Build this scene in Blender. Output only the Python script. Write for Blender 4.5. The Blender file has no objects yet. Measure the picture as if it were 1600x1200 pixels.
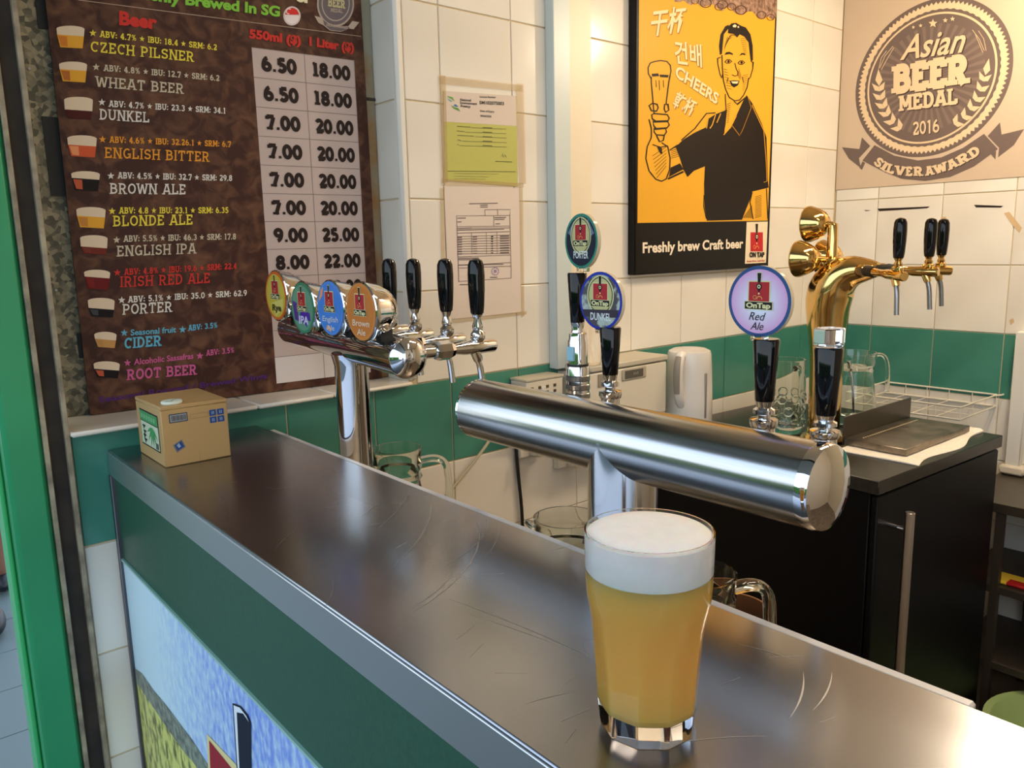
import bpy, math, random
from math import sin, cos, pi, radians, tan, atan2, hypot
from mathutils import Vector, Matrix
random.seed(7)
C = bpy.context.scene.collection
SC = bpy.context.scene
# ------------------------------------------------------------------ camera (world: X into the stall, Y along the counter, Z up)
F = 1229.35
PIT, ROL, YAW = radians(9.98189), radians(1.26295), radians(50.0171)
EYE = Vector((0, 0, 1.41))
fw = Vector((cos(YAW)*cos(PIT), sin(YAW)*cos(PIT), -sin(PIT)))
_r0 = Vector((sin(YAW), -cos(YAW), 0)); _d0 = fw.cross(_r0)
rt = cos(ROL)*_r0 + sin(ROL)*_d0; dn = -sin(ROL)*_r0 + cos(ROL)*_d0
cd = bpy.data.cameras.new('camera'); cam = bpy.data.objects.new('camera', cd); C.objects.link(cam)
M = Matrix((( rt.x, -dn.x, -fw.x), (rt.y, -dn.y, -fw.y), (rt.z, -dn.z, -fw.z))).to_4x4()
M.translation = EYE
cam.matrix_world = M
cd.sensor_width = 36; cd.lens = F*36/1600; cd.clip_start = .02; cd.clip_end = 200
SC.camera = cam
def ray(x, y): return fw + rt*((x-800)/F) + dn*((y-600)/F)
def onz(x, y, z): v = ray(x, y); return EYE + v*((z-EYE.z)/v.z)
def onx(x, y, X): v = ray(x, y); return EYE + v*(X/v.x)
def ony(x, y, Y): v = ray(x, y); return EYE + v*(Y/v.y)
# ------------------------------------------------------------------ world, lights, exposure
def lin(c):
    c = c/255
    return c/12.92 if c <= .04045 else ((c+.055)/1.055)**2.4
def rgb(r, g, b): return (lin(r), lin(g), lin(b), 1)
W = bpy.data.worlds.new('sky'); SC.world = W; W.use_nodes = True
nt = W.node_tree; bg = nt.nodes['Background']
tc = nt.nodes.new('ShaderNodeTexCoord'); sx = nt.nodes.new('ShaderNodeSeparateXYZ'); cr = nt.nodes.new('ShaderNodeValToRGB')
nt.links.new(tc.outputs['Generated'], sx.inputs[0]); nt.links.new(sx.outputs['Z'], cr.inputs[0]); nt.links.new(cr.outputs[0], bg.inputs[0])
cr.color_ramp.elements[0].position = 0; cr.color_ramp.elements[0].color = (.86, .94, 1, 1)
cr.color_ramp.elements[1].position = .7; cr.color_ramp.elements[1].color = (.50, .70, 1, 1)
bg.inputs[1].default_value = 2.3
SC.view_settings.view_transform = 'Standard'; SC.view_settings.look = 'None'
SC.view_settings.gamma = 1; SC.view_settings.use_curve_mapping = False
SC.view_settings.exposure = .15
def area(name, loc, rot, sx_, sy_, e, c, shape='RECTANGLE'):
    l = bpy.data.lights.new(name, 'AREA'); l.shape = shape; l.size = sx_; l.size_y = sy_; l.energy = e; l.color = c
    o = bpy.data.objects.new(name, l); o.location = loc; o.rotation_euler = rot; C.objects.link(o); return o
WARM = (1, .79, .56)
area('ceiling_lamp_light', (1.75, .45, 2.535), (0, 0, 0), .9, .12, 11.5, WARM)
area('ceiling_lamp_light', (1.05, -.5, 2.535), (0, 0, 0), .12, 1.0, 6, WARM)
# ------------------------------------------------------------------ materials
MT = {}
def mat(name, c=(.8, .8, .8, 1), rough=.5, metal=0, **k):
    if name in MT: return MT[name]
    m = bpy.data.materials.new(name); m.use_nodes = True; b = m.node_tree.nodes['Principled BSDF']
    b.inputs['Base Color'].default_value = c; b.inputs['Roughness'].default_value = rough; b.inputs['Metallic'].default_value = metal
    m.diffuse_color = c
    for kk, v in k.items(): b.inputs[kk.replace('_', ' ')].default_value = v
    MT[name] = m; return m
def nodes(m): return m.node_tree.nodes, m.node_tree.links, m.node_tree.nodes['Principled BSDF']
def noise_col(m, c1, c2, scale=5, detail=4, lo=.35, hi=.65, stretch=(1, 1, 1), bump=0, rlo=None, rhi=None, voronoi=False, dist=0):
    n, l, b = nodes(m)
    tc = n.new('ShaderNodeTexCoord'); mp = n.new('ShaderNodeMapping'); mp.inputs['Scale'].default_value = stretch
    l.new(tc.outputs['Object'], mp.inputs[0])
    t = n.new('ShaderNodeTexNoise'); t.inputs['Scale'].default_value = scale; t.inputs['Detail'].default_value = detail; t.inputs['Distortion'].default_value = dist
    l.new(mp.outputs[0], t.inputs[0]); src = t.outputs[0]
    if voronoi:
        v = n.new('ShaderNodeTexVoronoi'); v.inputs['Scale'].default_value = scale*3; l.new(mp.outputs[0], v.inputs[0])
        sc = n.new('ShaderNodeSeparateColor'); l.new(v.outputs['Color'], sc.inputs[0])
        mx = n.new('ShaderNodeMath'); mx.operation = 'ADD'; l.new(sc.outputs[0], mx.inputs[0]); l.new(t.outputs[0], mx.inputs[1])
        h = n.new('ShaderNodeMath'); h.operation = 'MULTIPLY'; h.inputs[1].default_value = .5; l.new(mx.outputs[0], h.inputs[0]); src = h.outputs[0]
    r = n.new('ShaderNodeValToRGB'); l.new(src, r.inputs[0])
    r.color_ramp.elements[0].position = lo; r.color_ramp.elements[0].color = c1
    r.color_ramp.elements[1].position = hi; r.color_ramp.elements[1].color = c2
    l.new(r.outputs[0], b.inputs['Base Color'])
    if bump:
        bp = n.new('ShaderNodeBump'); bp.inputs['Strength'].default_value = bump; bp.inputs['Distance'].default_value = .002
        l.new(src, bp.inputs['Height']); l.new(bp.outputs[0], b.inputs['Normal'])
    if rlo is not None:
        mr = n.new('ShaderNodeMapRange'); mr.inputs['To Min'].default_value = rlo; mr.inputs['To Max'].default_value = rhi
        mr.inputs['From Min'].default_value = .3; mr.inputs['From Max'].default_value = .7
        l.new(src, mr.inputs[0]); l.new(mr.outputs[0], b.inputs['Roughness'])
    return m
white_tile = noise_col(mat('white_glazed_tile', rough=.16), rgb(225, 217, 204), rgb(238, 232, 220), 3, 2)
green_tile = noise_col(mat('green_glazed_tile', rough=.15), rgb(58, 122, 106), rgb(72, 138, 120), 5, 3)
grout = mat('grout', rgb(206, 186, 150), .9)
plaster = mat('cream_plaster', rgb(214, 204, 186), .8)
white_paint = mat('white_paint', rgb(228, 224, 214), .4)
steel_top = mat('brushed_steel_sheet', rgb(158, 161, 168), .25, 1)
n, l, b = nodes(steel_top); tc = n.new('ShaderNodeTexCoord'); acc = None
for sc_, st_, a0, a1, rot in ((4, (1, .5, 1), .0, .09, .9), (14, (1, .2, 1), 0, .03, -.4)):
    mp = n.new('ShaderNodeMapping'); mp.inputs['Scale'].default_value = st_; mp.inputs['Rotation'].default_value = (0, 0, rot); l.new(tc.outputs['Object'], mp.inputs[0])
    t = n.new('ShaderNodeTexNoise'); t.inputs['Scale'].default_value = sc_; t.inputs['Detail'].default_value = 2; l.new(mp.outputs[0], t.inputs[0])
    m_ = n.new('ShaderNodeMapRange'); m_.inputs['From Min'].default_value = .35; m_.inputs['From Max'].default_value = .7; m_.inputs['To Min'].default_value = a0; m_.inputs['To Max'].default_value = a1; l.new(t.outputs[0], m_.inputs[0])
    if acc is None: ad = n.new('ShaderNodeMath'); ad.inputs[1].default_value = .2; l.new(m_.outputs[0], ad.inputs[0])
    else: ad = n.new('ShaderNodeMath'); l.new(m_.outputs[0], ad.inputs[0]); l.new(acc, ad.inputs[1])
    ad.operation = 'ADD'; acc = ad.outputs[0]
l.new(acc, b.inputs['Roughness'])
steel_edge = mat('polished_steel_edge', rgb(205, 208, 212), .38, 1)
steel_tube = noise_col(mat('satin_steel', rough=.2, metal=1), rgb(178, 178, 178), rgb(192, 192, 192), 220, 3, stretch=(1, .03, 1), bump=.02, rlo=.17, rhi=.24)
steel_tray = noise_col(mat('dull_steel', rough=.35, metal=1), rgb(120, 112, 102), rgb(150, 140, 128), 30, 4, rlo=.3, rhi=.42)
chrome = mat('chrome', rgb(225, 225, 228), .045, 1)
chrome_dull = mat('worn_chrome', rgb(150, 150, 152), .25, 1)
gold = mat('polished_gold', (.74, .50, .19, 1), .10, 1)
black_gloss = mat('black_glossy_plastic', (.003, .003, .004, 1), .06, Specular_IOR_Level=.35)
black_matt = mat('black_plastic', (.006, .006, .006, 1), .55)
black_cab = mat('black_laminate', (.003, .0026, .0028, 1), .4, Specular_IOR_Level=.15)
worktop_m = noise_col(mat('dark_worktop', rough=.26, Specular_IOR_Level=.32), rgb(38, 35, 29), rgb(48, 44, 36), 60, 3)
glass = mat('clear_glass', (1, 1, 1, 1), .0, 0, Transmission_Weight=1, IOR=1.45)
glass_thick = mat('thick_mug_glass', (.93, .97, .93, 1), .01, 0, Transmission_Weight=1, IOR=1.45)
beer_m = mat('hazy_yellow_beer', rgb(255, 194, 98), .25, 0, Subsurface_Weight=1, Subsurface_Scale=.05, Subsurface_Radius=(1, .85, .45))
foam_m = noise_col(mat('beer_foam', rough=.7, Subsurface_Weight=.5, Subsurface_Scale=.01), (.90, .90, .88, 1), (.95, .95, .93, 1), 80, 3, bump=.15)
galv = noise_col(mat('galvanised_steel', rough=.5, metal=.35), rgb(84, 82, 70), rgb(158, 148, 124), 38, 8, .34, .72, voronoi=True, dist=.8)
galv_rust = noise_col(mat('rusty_galvanised_steel', rough=.6, metal=.3), rgb(150, 150, 134), rgb(150, 108, 52), 9, 6, .42, .62)
rust_dark = noise_col(mat('dark_rusty_channel', rough=.8), rgb(38, 32, 28), rgb(62, 54, 44), 14, 6)
flange_m = noise_col(mat('cream_painted_flange', rough=.6), rgb(168, 156, 130), rgb(120, 110, 92), 30, 5)
green_paint = noise_col(mat('green_gloss_paint', rough=.35), rgb(40, 138, 88), rgb(48, 152, 98), 3, 3)
floor_out = mat('grey_floor_tile', rgb(104, 116, 114), .5)
floor_in = noise_col(mat('stall_floor', rough=.6), rgb(96, 84, 72), rgb(118, 104, 90), 6, 4)
dark_green = noise_col(mat('dark_green_laminate', rough=.4), rgb(34, 76, 58), rgb(40, 84, 64), 200, 2)
cardboard = mat('tan_box_plastic', rgb(186, 150, 96), .5)
cardboard_side = cardboard
paper = mat('white_paper', rgb(222, 206, 192), .6)
cream_plastic = mat('ivory_plastic', rgb(222, 214, 196), .35)
kettle_m = mat('white_kettle_plastic', rgb(238, 232, 222), .22)
grey_plastic = mat('grey_plastic', rgb(150, 142, 128), .4)
towel_m = noise_col(mat('white_towel', rough=.95), rgb(226, 218, 204), rgb(238, 230, 218), 120, 2, bump=.4)
def flat(r, g, b, rough=.55): return mat('print_%d_%d_%d_%d' % (r, g, b, rough*100), rgb(r, g, b), rough, Specular_IOR_Level=.2)
# ------------------------------------------------------------------ geometry helpers
def fin(o, name, label=None, cat=None, group=None, kind=None):
    if label: o['label'] = label
    if cat: o['category'] = cat
    if group: o['group'] = group
    if kind: o['kind'] = kind
    return o
def thing(name, label, cat, loc=(0, 0, 0), group=None, kind=None):
    o = bpy.data.objects.new(name, None); o.empty_display_size = .02; o.location = loc; C.objects.link(o)
    return fin(o, name, label, cat, group, kind)
def wloc(o):
    v = Vector((0, 0, 0))
    while o: v += o.location; o = o.parent
    return v
class MB:
    def __init__(s): s.v = []; s.f = []
    def add(s, vs, fs):
        n = len(s.v); s.v += [Vector(p) for p in vs]; s.f += [tuple(i+n for i in f) for f in fs]; return s
    def box(s, a, b, ch=0):
        x0, y0, z0 = a; x1, y1, z1 = b
        if ch <= 0:
            return s.add([(x0, y0, z0), (x1, y0, z0), (x1, y1, z0), (x0, y1, z0), (x0, y0, z1), (x1, y0, z1), (x1, y1, z1), (x0, y1, z1)],
                         [(0, 3, 2, 1), (4, 5, 6, 7), (0, 1, 5, 4), (1, 2, 6, 5), (2, 3, 7, 6), (3, 0, 4, 7)])
        c = ch; vs = []; idx = {}
        for i, x in enumerate((x0, x1)):
            for j, y in enumerate((y0, y1)):
                for k, z in enumerate((z0, z1)):
                    sx, sy, sz = (1, -1)[i], (1, -1)[j], (1, -1)[k]
                    for ax, p in enumerate(((x, y+sy*c, z+sz*c), (x+sx*c, y, z+sz*c), (x+sx*c, y+sy*c, z))):
                        idx[i, j, k, ax] = len(vs); vs.append(p)
        fs = []
        I = lambda i, j, k, a: idx[i, j, k, a]
        for i in (0, 1): fs.append([I(i, 0, 0, 0), I(i, 1, 0, 0), I(i, 1, 1, 0), I(i, 0, 1, 0)])
        for j in (0, 1): fs.append([I(0, j, 0, 1), I(1, j, 0, 1), I(1, j, 1, 1), I(0, j, 1, 1)])
        for k in (0, 1): fs.append([I(0, 0, k, 2), I(1, 0, k, 2), I(1, 1, k, 2), I(0, 1, k, 2)])
        for i in (0, 1):
            for j in (0, 1): fs.append([I(i, j, 0, 0), I(i, j, 0, 1), I(i, j, 1, 1), I(i, j, 1, 0)])
            for k in (0, 1): fs.append([I(i, 0, k, 0), I(i, 0, k, 2), I(i, 1, k, 2), I(i, 1, k, 0)])
        for j in (0, 1):
            for k in (0, 1): fs.append([I(0, j, k, 1), I(0, j, k, 2), I(1, j, k, 2), I(1, j, k, 1)])
        for i in (0, 1):
            for j in (0, 1):
                for k in (0, 1): fs.append([I(i, j, k, 0), I(i, j, k, 1), I(i, j, k, 2)])
        return s.add(vs, fs)
    def rings(s, R, cap0=True, cap1=True, closed=False):
        n = len(R[0]); vs = [p for r in R for p in r]; fs = []
        m = len(R)
        for i in range(m if closed else m-1):
            for j in range(n):
                a = i*n+j; b = i*n+(j+1) % n; c = ((i+1) % m)*n+(j+1) % n; d = ((i+1) % m)*n+j
                fs.append((a, b, c, d))
        if not closed:
            if cap0: fs.append(tuple(range(n-1, -1, -1)))
            if cap1: fs.append(tuple((m-1)*n+j for j in range(n)))
        return s.add(vs, fs)
    def lathe(s, o, axis, prof, n=32, cap0=True, cap1=True, rot=0, fn=None):
        """prof: list of (radius, distance along axis)."""
        o = Vector(o); ax = Vector(axis).normalized()
        u = ax.orthogonal().normalized() if abs(ax.z) < .99 else Vector((1, 0, 0))
        u = (u - ax*u.dot(ax)).normalized(); w = ax.cross(u)
        R = []
        for r, h in prof:
            ring = []
            for j in range(n):
                t = rot + 2*pi*j/n; rr = max(r, 1e-5)*(fn(t, h) if fn else 1)
                ring.append(o + ax*h + (u*cos(t) + w*sin(t))*rr)
            R.append(ring)
        return s.rings(R, cap0, cap1)
    def tube(s, pts, rad, n=12, closed=False, flat_=None, smooth=0):
        P = [Vector(p) for p in pts]
        if smooth:
            rr = rad if isinstance(rad, (list, tuple)) else [rad]*len(P)
            for _ in range(smooth):
                Q = [P[0]]; q = [rr[0]]
                for a in range(len(P)-1):
                    Q += [P[a]*.75+P[a+1]*.25, P[a]*.25+P[a+1]*.75]; q += [rr[a]*.75+rr[a+1]*.25, rr[a]*.25+rr[a+1]*.75]
                Q.append(P[-1]); q.append(rr[-1]); P = Q; rr = q
            rad = rr
        if not isinstance(rad, (list, tuple)): rad = [rad]*len(P)
        R = []; prev = None; m = len(P)
        for i, p in enumerate(P):
            if closed: t = P[(i+1) % m]-P[i-1]
            else: t = P[min(i+1, m-1)]-P[max(i-1, 0)]
            t.normalize()
            if prev is None: u = t.orthogonal().normalized() if flat_ is None else (Vector(flat_)-t*t.dot(Vector(flat_))).normalized()
            else: u = (prev - t*prev.dot(t)).normalized()
            prev = u; w = t.cross(u)
            k = 1 if flat_ is None else .62
            R.append([p + (u*cos(2*pi*j/n) + w*sin(2*pi*j/n)*k)*rad[i] for j in range(n)])
        return s.rings(R, closed=closed)
    def prism(s, pts, off):
        """pts: planar 3D outline, off: extrusion vector."""
        n = len(pts); off = Vector(off); a = [Vector(p) for p in pts]; b = [p+off for p in a]
        return s.add(a+b, [tuple(range(n)), tuple(range(2*n-1, n-1, -1))] + [(i, i+n, (i+1) % n+n, (i+1) % n) for i in range(n)])
    def ell(s, o, r, n=20, m=12):
        o = Vector(o); R = []
        for i in range(m+1):
            a = pi*i/m
            R.append([o + Vector((r[0]*sin(a)*cos(2*pi*j/n), r[1]*sin(a)*sin(2*pi*j/n), -r[2]*cos(a))) for j in range(n)])
        return s.rings(R)
    def build(s, name, m, parent=None, smooth=True, ang=38, loc=None, **tags):
        base = wloc(parent) if parent else Vector(loc or (0, 0, 0))
        me = bpy.data.meshes.new(name); me.from_pydata([p-base for p in s.v], [], s.f); me.validate(); me.update()
        import bmesh
        b = bmesh.new(); b.from_mesh(me); bmesh.ops.recalc_face_normals(b, faces=b.faces); b.to_mesh(me); b.free()
        me.materials.append(m)
        if smooth:
            me.shade_smooth(); me.set_sharp_from_angle(angle=radians(ang))
        o = bpy.data.objects.new(name, me); C.objects.link(o)
        if parent: o.parent = parent
        elif loc: o.location = loc
        return fin(o, name, tags.get('label'), tags.get('cat'), tags.get('group'), tags.get('kind'))
def struct(name, mb, m, **k):
    k.setdefault('kind', 'structure'); return mb.build(name, m, smooth=k.pop('smooth', False), **k)
# ------------------------------------------------------------------ lettering
def arc(cx, cy, rx, ry, a0, a1, n=10): return [(cx+rx*cos(radians(a0+(a1-a0)*i/n)), cy+ry*sin(radians(a0+(a1-a0)*i/n))) for i in range(n+1)]
def cir(cx, cy, rx, ry, n=18): return arc(cx, cy, rx, ry, 0, 360, n)
GL = {
 'A': (8.6, [[(1.1, 0), (4.0, 10)], [(4.6, 10), (7.5, 0)], [(2, 3), (6.6, 3)]]),
 'B': (7.8, [[(1.6, 0), (1.6, 10)], [(1.4, 9.1), (4, 9.1)]+arc(4, 7.2, 2, 1.9, 90, -90)[1:]+[(1.4, 5.3)], [(1.6, 5.3), (4.2, 5.3)]+arc(4.2, 3.1, 2.4, 2.2, 90, -90)[1:]+[(1.4, .9)]]),
 'C': (7.6, [arc(4.1, 5, 3, 4.1, 48, 312, 14), [(6.4, 9.6), (6.4, 6.9)]]),
 'D': (7.9, [[(1.6, 0), (1.6, 10)], [(1.4, 9.1), (3.6, 9.1)]+arc(3.6, 5, 3.1, 4.1, 90, -90, 12)[1:]+[(1.4, .9)]]),
 'E': (7.2, [[(1.6, 0), (1.6, 10)], [(1.4, 9.1), (6.2, 9.1)], [(1.6, 5.1), (5, 5.1)], [(1.4, .9), (6.4, .9)], [(5.9, 9.6), (5.9, 7)], [(6.1, .4), (6.1, 3)]]),
 'F': (7, [[(1.6, 0), (1.6, 10)], [(1.4, 9.1), (6.2, 9.1)], [(1.6, 5.1), (5, 5.1)], [(5.9, 9.6), (5.9, 7)]]),
 'G': (8, [arc(4.1, 5, 3, 4.1, 48, 340, 14), [(6.8, 4.4), (6.8, .6)], [(4.6, 4.4), (7.6, 4.4)]]),
 'H': (8.4, [[(1.6, 0), (1.6, 10)], [(6.8, 0), (6.8, 10)], [(1.6, 5), (6.8, 5)]]),
 'I': (3.4, [[(1.7, 0), (1.7, 10)]]),
 'K': (8.2, [[(1.6, 0), (1.6, 10)], [(1.8, 4), (6.2, 10)], [(3.2, 5.6), (6.9, 0)]]),
 'L': (7, [[(1.6, 0), (1.6, 10)], [(1.4, .9), (6.4, .9)], [(6.1, .4), (6.1, 3.4)]]),
 'M': (10, [[(1.6, 0), (1.6, 10)], [(1.9, 9.8), (5, 2.4)], [(5, 2.4), (8.1, 9.8)], [(8.4, 0), (8.4, 10)]]),
 'N': (8.8, [[(1.6, 0), (1.6, 10)], [(1.8, 9.8), (7, .2)], [(7.2, 0), (7.2, 10)]]),
 'O': (8.2, [cir(4.1, 5, 3.1, 4.1)]),
 'P': (7.6, [[(1.6, 0), (1.6, 10)], [(1.4, 9.1), (4, 9.1)]+arc(4, 6.8, 2.3, 2.3, 90, -90)[1:]+[(1.4, 4.5)]]),
 'R': (8.2, [[(1.6, 0), (1.6, 10)], [(1.4, 9.1), (4, 9.1)]+arc(4, 6.9, 2.2, 2.2, 90, -90)[1:]+[(1.4, 4.7)], [(3.9, 4.8), (6.7, 0)]]),
 'S': (7.2, [arc(3.6, 7.1, 2.4, 2.0, 35, 270, 9)+arc(3.6, 3.0, 2.5, 2.1, 90, -145, 9), [(5.7, 9.4), (5.7, 7.2)], [(1.4, .6), (1.4, 2.9)]]),
 'T': (8, [[(4, 0), (4, 10)], [(.8, 9.1), (7.2, 9.1)], [(1.1, 9.6), (1.1, 7)], [(6.9, 9.6), (6.9, 7)]]),
 'U': (8.4, [[(1.6, 10), (1.6, 3.6)]+arc(4.2, 3.6, 2.6, 2.7, 180, 360)[1:]+[(6.8, 10)]]),
 'V': (8.2, [[(1.1, 10), (3.9, .2)], [(4.3, .2), (7.1, 10)]]),
 'W': (11, [[(1, 10), (3, .3)], [(3.4, .3), (5.4, 9.2)], [(5.6, 9.2), (7.6, .3)], [(8, .3), (10, 10)]]),
 'X': (8, [[(1.3, 0), (6.7, 10)], [(1.3, 10), (6.7, 0)]]), 'Y': (8, [[(4, 0), (4, 4.6)], [(4, 4.4), (1.2, 10)], [(4, 4.4), (6.8, 10)]]),
 'Z': (7.6, [[(1.1, 9.1), (6.4, 9.1)], [(6.2, 9), (1.4, 1)], [(1.1, .9), (6.8, .9)], [(1.4, 9.6), (1.4, 7)], [(6.5, .4), (6.5, 3)]]),
 '0': (7.4, [cir(3.7, 5, 2.6, 4.1)]), '1': (6, [[(3.2, 0), (3.2, 9.9)], [(1.2, 8.4), (3.2, 9.3)]]),
 '2': (7.2, [arc(3.6, 7, 2.4, 2.1, 165, -25, 9)+[(1.4, 1.3)], [(1, .9), (6.3, .9)], [(6.1, .4), (6.1, 3)]]),
 '3': (7.2, [arc(3.4, 7.2, 2.3, 1.9, 150, -90, 9), arc(3.4, 3.1, 2.6, 2.2, 90, -150, 9)]),
 '4': (7.4, [[(5, 0), (5, 9.9)], [(4.8, 9.4), (1.2, 3.4)], [(.8, 3), (7, 3)]]),
 '5': (7.2, [[(2, 9.1), (6.2, 9.1)], [(2, 9.6), (1.9, 5)], arc(3.5, 3.3, 2.6, 2.4, 135, -150, 10)]),
 '6': (7.4, [cir(3.8, 3.2, 2.5, 2.3), arc(5.4, 3.4, 4.1, 5.8, 100, 178, 6)]),
 '7': (7, [[(1, 9.1), (6.4, 9.1)], [(6.2, 8.8), (2.9, 0)], [(1.2, 9.6), (1.2, 7.2)]]),
 '8': (7.4, [cir(3.7, 7.2, 2.1, 1.9), cir(3.7, 3, 2.5, 2.1)]),
 '9': (7.4, [cir(3.6, 6.8, 2.5, 2.3), arc(2, 6.6, 4.1, 5.8, -80, -2, 6)]),
 '.': (3.2, [[(1.6, 0), (1.6, 1.9)]]), ':': (3.2, [[(1.6, .6), (1.6, 2.6)], [(1.6, 5), (1.6, 7)]]),
 '%': (9, [cir(2.6, 7.3, 1.5, 1.9, 10), cir(6.6, 2.7, 1.5, 1.9, 10), [(2.4, 0), (6.8, 10)]]), '-': (4, [[(.8, 4.5), (3.2, 4.5)]]), ' ': (4, []),
}
def starpoly(cx, cy, r, k=.42): return [(cx+(r if i % 2 == 0 else r*k)*sin(pi*i/5), cy+(r if i % 2 == 0 else r*k)*cos(pi*i/5)) for i in range(10)]
def stroke2(pts, w):
    """quads for a 2D polyline of width w"""
    out = []; closed = hypot(pts[0][0]-pts[-1][0], pts[0][1]-pts[-1][1]) < 1e-6 and len(pts) > 3
    P = pts[:-1] if closed else pts; n = len(P); L = []; R = []
    for i in range(n):
        a = P[i-1] if (i > 0 or closed) else P[i]; b = P[(i+1) % n] if (i < n-1 or closed) else P[i]
        dx, dy = b[0]-a[0], b[1]-a[1]; d = hypot(dx, dy) or 1
        nx, ny = -dy/d, dx/d
        k = 1
        if (0 < i < n-1) or closed:
            ex, ey = P[i][0]-a[0], P[i][1]-a[1]; e = hypot(ex, ey) or 1
            k = 1/max(.5, abs((dx*ex+dy*ey)/(d*e)))
        L.append((P[i][0]+nx*w/2*k, P[i][1]+ny*w/2*k)); R.append((P[i][0]-nx*w/2*k, P[i][1]-ny*w/2*k))
    for i in range(n if closed else n-1):
        j = (i+1) % n; out.append([L[i], L[j], R[j], R[i]])
    return out
def slab(s, w=2.1, serif=True):
    x = 0; polys = []
    for ch in s:
        if ch == '*': polys.append([(x+5+px, 4.6+py) for px, py in starpoly(0, 0, 5)]); x += 11; continue
        wd, st = GL[ch]
        ww = w if ch not in '.:' else 2.2
        for p in st:
            polys += [[(x+a, b) for a, b in q] for q in stroke2(p, ww*(.55 if ch == '%' else 1))]
            if serif and ch not in '.:%-' and len(p) >= 2:
                for e, q in ((p[0], p[1]), (p[-1], p[-2])):
                    if (abs(e[1]) < .05 or e[1] > 9.85) and not (ch in '14' and e[1] > 5) and abs(e[1]-q[1]) > abs(e[0]-q[0])*.9:
                        y0 = 0 if e[1] < 5 else 10-w*.62; hw = w*.5+.95
                        polys.append([(x+e[0]-hw, y0), (x+e[0]+hw, y0), (x+e[0]+hw, y0+w*.62), (x+e[0]-hw, y0+w*.62)])
        x += wd + (.6 if serif else .2)
    return [[(a/x, b/10) for a, b in p] for p in polys], x/10
_fc = {}
def sans(s, off=0, shear=0):
    k = (s, off, shear)
    if k in _fc: return _fc[k]
    c = bpy.data.curves.new('t', 'FONT'); c.body = s; c.offset = off; c.shear = shear; c.resolution_u = 3
    o = bpy.data.objects.new('t', c); C.objects.link(o)
    dg = bpy.context.evaluated_depsgraph_get(); me = o.evaluated_get(dg).to_mesh()
    vs = [(v.co.x, v.co.y) for v in me.vertices]; x0 = min(v[0] for v in vs); x1 = max(v[0] for v in vs)
    h = .8 if ord(s[0]) > 12000 else .695
    polys = [[((vs[i][0]-x0)/(x1-x0), vs[i][1]/h) for i in p.vertices] for p in me.polygons]
    o.evaluated_get(dg).to_mesh_clear(); bpy.data.objects.remove(o); bpy.data.curves.remove(c)
    _fc[k] = (polys, (x1-x0)/h); return _fc[k]
class Pr:
    """flat print lying on a plane: origin o, axes u (right) and v (up); colours layered a fraction of a millimetre apart"""
    def __init__(s, o, u, v, parent, lift=.0004, px=None):
        s.o = Vector(o); s.u = Vector(u).normalized(); s.v = Vector(v).normalized(); s.n = s.u.cross(s.v); s.parent = parent
        s.L = {}; s.lift = lift; s.px = px or (lambda x, y: (x, y))
    def to(s, x, y):
        x, y = s.px(x, y); r = ray(x, y); t = (s.o-EYE).dot(s.n)/r.dot(s.n); p = EYE+r*t-s.o
        return (p.dot(s.u), p.dot(s.v))
    def p3(s, q, k=1): return s.o + s.u*q[0] + s.v*q[1] + s.n*(s.lift*k)
    def poly(s, pts, m, layer=1, name='print', raw=False):
        L = s.L.setdefault((name, m.name, layer), [m, []]); L[1].append([q if raw else s.to(*q) for q in pts]); return s
    def line(s, pts, w, m, layer=2, name='print', raw=False):
        for q in stroke2(pts, w): s.poly(q, m, layer, name, raw)
    def text(s, pw, A, B, cap, m, layer=3, name='lettering', raw=False, up=None, perp=False):
        """fit text polys between baseline points A and B; cap = capital height"""
        polys, asp = pw
        if up is None:
            if raw or perp:
                dx, dy = B[0]-A[0], B[1]-A[1]; d = hypot(dx, dy); up = (-dy/d*cap, dx/d*cap) if raw else (dy/d*cap, -dx/d*cap)
            else: up = (0, -cap)
        a = A if raw else s.to(*A); b = B if raw else s.to(*B)
        c = (A[0]+up[0], A[1]+up[1]); c = c if raw else s.to(*c)
        for p in polys:
            s.poly([(a[0]+x*(b[0]-a[0])+y*(c[0]-a[0]), a[1]+x*(b[1]-a[1])+y*(c[1]-a[1])) for x, y in p], m, layer, name, True)
    def flush(s):
        for (nm, mn, ly), (m, ps) in s.L.items():
            mb = MB()
            for p in ps:
                q = [s.p3(a, ly+.5*(len(mb.f) % 40)/40) for a in p]; mb.add(q, [tuple(range(len(q)))])
            base = wloc(s.parent); me = bpy.data.meshes.new(nm); me.from_pydata([p-base for p in mb.v], [], mb.f); me.update(); me.materials.append(m)
            # all faces look along +n
            b = [f for f in me.polygons if f.normal.dot(s.n) < 0]
            for f in b: f.flip()
            o = bpy.data.objects.new(nm, me); C.objects.link(o); o.parent = s.parent
            if len(ps) > 1: o['kind'] = 'stuff'
        s.L = {}
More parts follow.
